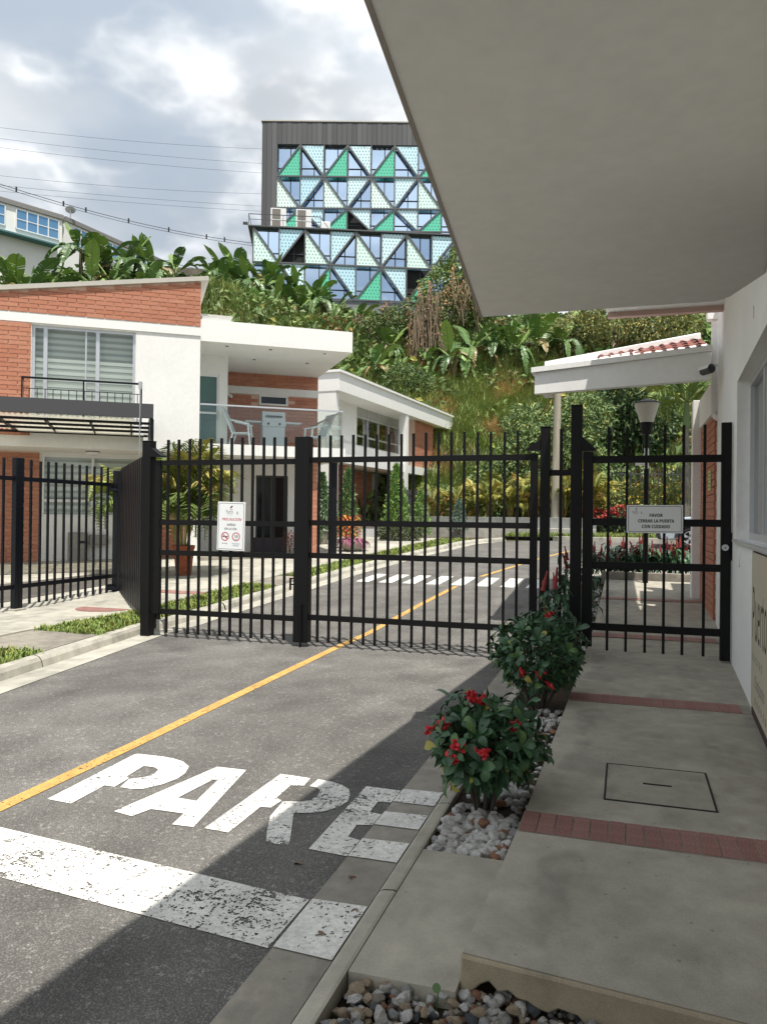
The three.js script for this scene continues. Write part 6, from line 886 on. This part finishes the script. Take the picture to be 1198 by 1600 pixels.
// --- hillside growth ---
{
  const grass = [], dry = []; for (let i = 0; i < 26000; i++) { const X = rr(-9, 22), Z = rr(30.5, 44), h = hill(X, Z); if (h < 0.2) continue; const den = n3(X * 0.22, Z * 0.22, 40); const zone = X > 0.2 && X < 9 && Z > 31.5 && Z < 39.5 ? 1.0 : 0.4; if (R() > zone * (0.75 + 0.6 * den)) continue; const [x, s] = site(X, Z); (n3(X * 0.35, Z * 0.35, 60) > 0.42 ? dry : grass).push([x, groundY(x, s) - 0.03, s, rr(0.6, 1.25)]); }
  scatter('hillside_grass', bladeTuft(15, 26, 1.05, 0.3, 0.6), mTall, grass, 'tall green grass covering the middle of the hillside', 'grass'); scatter('dry_grass', bladeTuft(16, 26, 0.8, 0.32, 0.8), leafMat(0.4, 0.33, 0.17), dry, 'straw coloured dry grass in patches on hillside', 'grass');
  const clump = (seed, n, size, rad, o) => leafCloud(seed, n, inBlob(0, rad * 0.5, 0, rad, rad * 0.7, rad, 0.3), size, o);
  const cre = [], crb = []; for (let i = 0; i < 9000; i++) { const X = rr(-20, 26), Z = rr(26, 62), h = hill(X, Z); if (h < 0.15) continue; const grassZone = X > 0.2 && X < 8.5 && Z > 32 && Z < 39.5; if (grassZone && R() < 0.93) continue; const d = n3(X * 0.18 + 9, Z * 0.18, 12), bare = X > 1.5 && X < 7 && Z < 33 && h < 2.4; if (bare && R() < 0.75) continue; if (R() > 0.75 + d * 0.5) continue; const [x, s] = site(X, Z); (n3(X * 0.3, Z * 0.3, 90) > 0.5 ? crb : cre).push([x, groundY(x, s) - 0.1, s, rr(0.6, 1.5), rr(0.7, 1.35)]); }
  scatter('hillside_undergrowth', clump(21, 46, 0.3, 0.75, { ratio: 0.55, warm: 0.1, vary: 0.6 }), leafMat(0.15, 0.225, 0.065), cre, 'dense leafy creepers and undergrowth on the slope', 'undergrowth'); scatter('withered_undergrowth', clump(22, 40, 0.28, 0.7, { ratio: 0.4, warm: 0.3, vary: 0.6 }), leafMat(0.24, 0.185, 0.09), crb, 'withered brown undergrowth in patches on hillside', 'undergrowth');
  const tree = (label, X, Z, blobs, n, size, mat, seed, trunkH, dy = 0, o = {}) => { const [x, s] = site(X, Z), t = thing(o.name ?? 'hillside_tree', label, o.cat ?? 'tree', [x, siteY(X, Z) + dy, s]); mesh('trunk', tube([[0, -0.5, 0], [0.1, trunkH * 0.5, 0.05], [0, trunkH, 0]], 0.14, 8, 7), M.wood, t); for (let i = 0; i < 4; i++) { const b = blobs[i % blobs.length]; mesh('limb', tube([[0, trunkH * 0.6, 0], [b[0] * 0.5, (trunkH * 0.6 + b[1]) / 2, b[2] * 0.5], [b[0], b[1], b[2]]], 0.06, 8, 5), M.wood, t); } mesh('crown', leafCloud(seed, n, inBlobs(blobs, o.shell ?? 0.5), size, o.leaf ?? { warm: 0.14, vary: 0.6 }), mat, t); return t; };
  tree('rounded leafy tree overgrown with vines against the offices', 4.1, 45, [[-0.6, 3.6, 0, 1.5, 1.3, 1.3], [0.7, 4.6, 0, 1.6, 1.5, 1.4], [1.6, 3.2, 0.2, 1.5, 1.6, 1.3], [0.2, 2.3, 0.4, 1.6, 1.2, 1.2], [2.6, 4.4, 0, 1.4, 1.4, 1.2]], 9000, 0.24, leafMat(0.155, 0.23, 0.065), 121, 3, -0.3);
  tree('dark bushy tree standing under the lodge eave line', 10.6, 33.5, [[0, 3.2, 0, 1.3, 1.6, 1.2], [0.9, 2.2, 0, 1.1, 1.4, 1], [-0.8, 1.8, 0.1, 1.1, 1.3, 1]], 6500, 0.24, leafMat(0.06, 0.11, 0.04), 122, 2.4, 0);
  tree('broad leafy thicket climbing the bank behind road gate', 5.9, 31.4, [[-1.2, 1.6, 0, 1.2, 1.4, 0.8], [0.3, 2.6, 0.1, 1.4, 1.6, 0.9], [1.6, 3.4, 0, 1.3, 1.5, 0.9], [1.2, 1.4, 0.2, 1.5, 1.3, 0.8], [-2.6, 0.9, 0, 1.3, 0.9, 0.7], [-4.0, 0.9, 0.2, 1.2, 0.9, 0.7], [2.6, 1.8, 0.1, 1.1, 1.6, 0.9], [0, 4.2, -0.6, 1.2, 1.0, 0.9], [2.2, 4.6, -0.6, 1.1, 1.0, 0.9]], 15000, 0.21, leafMat(0.15, 0.225, 0.08), 123, 1.8, 0, { name: 'leafy_thicket', cat: 'thicket' });
  tree('yellow green flowering shrub mass on the slope top', 12.2, 41, [[-1.8, 1.6, 0, 1.6, 1.1, 1], [0, 2.0, 0, 1.8, 1.2, 1.1], [1.9, 1.8, 0, 1.6, 1.2, 1], [3.2, 1.6, 0, 1.2, 1.0, 1]], 9000, 0.17, leafMat(0.22, 0.24, 0.08), 124, 1.4, 0.2, { name: 'shrub_mass', cat: 'shrub' });
  tree('round green shrub at the foot of the dead vines', 0.9, 38, [[0, 0.9, 0, 1.0, 0.9, 0.9], [0.7, 0.8, 0, 0.8, 0.7, 0.8]], 3000, 0.2, leafMat(0.1, 0.16, 0.05), 125, 0.7, 0, { name: 'round_shrub', cat: 'shrub' });
  tree('leafy shrub grown through the dead vines', 1.4, 42.5, [[-0.9, 1.6, 0, 1.0, 0.9, 0.8], [0.4, 2.2, 0, 0.9, 0.9, 0.8], [-2.2, 1.2, 0, 0.9, 0.8, 0.8], [1.3, 1.4, 0.3, 0.8, 1.1, 0.7]], 3800, 0.2, leafMat(0.1, 0.16, 0.05), 126, 1.2, 0, { name: 'vine_shrub', cat: 'shrub' });
  // dead vines hanging in a curtain from the overgrown tree
  const vine = (label, X, Z, w, top, len, n, seed, col) => { const [x, s] = site(X, Z), t = thing('dead_vines', label, 'vines', [x, siteY(X, Z), s], turnOf(90)), r = rng(seed), list = []; for (let i = 0; i < n; i++) { const a = (r() - 0.5) * 2, px = a * w * (0.6 + 0.4 * r()), y1 = top * (0.78 + 0.3 * n3(a * 2.2, seed, 0) - 0.12 * a * a) - 0.9 * r() * r(), y0 = y1 - len * (0.35 + 0.65 * r()), z = (r() - 0.5) * 1.2; list.push(tube([[px, y1, z], [px + (r() - 0.5) * 0.35, (y0 + y1) / 2 + 0.2, z + 0.25 * r()], [px + (r() - 0.5) * 0.5, Math.max(y0, 0), z + 0.3 * r()]], 0.016 + 0.014 * r(), 7, 4)); } mesh('hanging_stems', merge(list), std({ color: lin(...col), roughness: 1 }), t).userData.kind = 'stuff'; mesh('withered_leaves', leafCloud(seed + 1, n * 9, (q) => { const a = (q() - 0.5) * 2; return [a * w * 1.15, top * (0.8 + 0.3 * n3(a * 2.2, seed, 0) - 0.12 * a * a) - len * q() * q() + 0.15 * q(), (q() - 0.5) * 1.5, 0, -0.4, 0.3]; }, 0.17, { ratio: 0.35, warm: 0.3, vary: 0.7 }), leafMat(col[0] * 1.1, col[1] * 1.0, col[2]), t).userData.kind = 'stuff'; };
  vine('curtain of dead brown vines hanging below the overgrown tree', 2.3, 41.5, 1.0, 4.4, 4.0, 110, 131, [0.23, 0.175, 0.12]); vine('lower withered vine tangle under the grey office base', -0.2, 43.5, 1.8, 2.4, 2.2, 80, 132, [0.22, 0.165, 0.11]); vine('dry vine clump over the tree shoulder', 4.4, 43.4, 1.0, 5.0, 1.8, 70, 133, [0.25, 0.2, 0.12]);
  // hedge with flowers before the iron fence
  const hd = thing('flower_hedge', 'mixed leafy hedge with yellow flowers before the iron fence', 'hedge', [1.2, G(29.8), 29.8]); mesh('stems', merge(Array.from({ length: 12 }, (_, i) => rod([-3 + i * 0.55, 0, 0], [-3 + i * 0.55 + rr(-0.1, 0.1), 1.0, 0], 0.02))), M.wood, hd).userData.kind = 'stuff'; mesh('foliage', leafCloud(141, 9000, inBlobs([[-2.8, 0.9, 0, 0.9, 0.9, 0.6], [-1.6, 1.0, 0, 0.9, 1.0, 0.6], [-0.4, 1.0, 0, 0.9, 1.0, 0.6], [0.8, 1.05, 0, 0.9, 1.0, 0.6], [2.0, 1.0, 0, 0.9, 1.0, 0.6], [3.2, 0.95, 0, 0.9, 0.95, 0.6]], 0.4), 0.14, { warm: 0.3, vary: 0.6 }), leafMat(0.17, 0.21, 0.06), hd); mesh('yellow_flowers', leafCloud(142, 420, inBlobs([[-2.8, 1.2, 0.3, 0.8, 0.6, 0.5], [-1.2, 1.4, 0.3, 0.9, 0.6, 0.5], [0.8, 1.5, 0.3, 0.9, 0.5, 0.5], [2.4, 1.4, 0.3, 0.9, 0.6, 0.5]], 0.8), 0.1, { ratio: 0.9 }), leafMat(0.6, 0.42, 0.06), hd).userData.kind = 'stuff';
  const ix = thing('ixora_bush', 'red flowering bush beneath the hedge on the far strip', 'bush', [-0.35, G(28.6) + 0.1, 28.6]); mesh('foliage', leafCloud(145, 2600, inBlobs([[-0.6, 0.35, 0, 0.6, 0.4, 0.4], [0.3, 0.4, 0, 0.7, 0.45, 0.4]], 0.4), 0.13, {}), leafMat(0.045, 0.075, 0.03), ix); mesh('flower_heads', leafCloud(146, 480, inBlobs([[-0.7, 0.72, 0.05, 0.5, 0.16, 0.36], [0.35, 0.85, 0.05, 0.6, 0.18, 0.36]], 0.4), 0.12, { ratio: 0.8, warm: 0 }), leafMat(0.33, 0.03, 0.025), ix).userData.kind = 'stuff'; for (let i = 0; i < 4; i++) mesh('stem', rod([-0.6 + i * 0.35, -0.05, 0], [-0.6 + i * 0.35, 0.5, 0], 0.015), M.wood, ix);
  // iron fences at the foot of the slope
  const fence = (label, X0, X1, Z, h, n, dy) => { const [x, s] = site((X0 + X1) / 2, Z), t = thing('iron_fence', label, 'fence', [x, groundY(x, s) + dy, s], turnOf(90)), L = X1 - X0; for (const y of [0.2, h - 0.3]) mesh('rail', bx(-L / 2, L / 2, y, y + 0.05, -0.02, 0.02), M.darkGrey, t); for (let i = 0; i <= n; i++) { const q = -L / 2 + L * i / n; mesh('bar', bx(q - 0.018, q + 0.018, 0, h, -0.018, 0.018), M.darkGrey, t); } };
  fence('dark iron bar fence at the slope foot behind the hedge', 6.2, 14.4, 29.9, 2.3, 46, 0.3); fence('rusty wire fence on the bank behind white house', 2.6, 7.0, 33.6, 1.5, 14, 0.1);
}

// --- litter and a sprout ---
{
  const dl = blade(0.05, 0.014, 4, (k) => Math.sin(k * 3 + 0.08), 1.4, 0.8), dm = plainLeaf(0.16, 0.085, 0.05);
  for (const [x, s, y, l] of [[-1.03, 2.63, 0.018, 'curled dry brown leaf on the white painted gutter square'], [-0.99, 2.85, 0.016, 'dry brown leaf on the gutter beside the white square'], [-1.12, 3.1, 0.012, 'dry brown leaf lying in the gutter below the letter E'], [-1.35, 3.15, 0.006, 'small dry leaf on the asphalt under the letter E']]) { const t = thing('dry_leaf', l, 'leaf', [x, y, s], x * 40); const m = mesh('blade', dl, dm, t); m.rotation.set(0, 0.4, -1.35, 'YXZ'); }
  const t = thing('seedling', 'tiny green seedling sprouting among loose stones by the slab', 'plant', [-0.56, 0.0, 2.395]); mesh('stem', rod([0, -0.02, 0], [0.005, 0.045, 0], 0.003, 0.002, 6), bushMats[3], t); const lf = new THREE.CircleGeometry(0.014, 14); const a = mesh('leaf', lf, bushMats[3], t, 0.0, 0.055, 0.006); a.rotation.x = -0.5;
}
scene.traverse((o) => { if (o.isMesh) o.castShadow = o.receiveShadow = true; });
renderer.render(scene, camera);
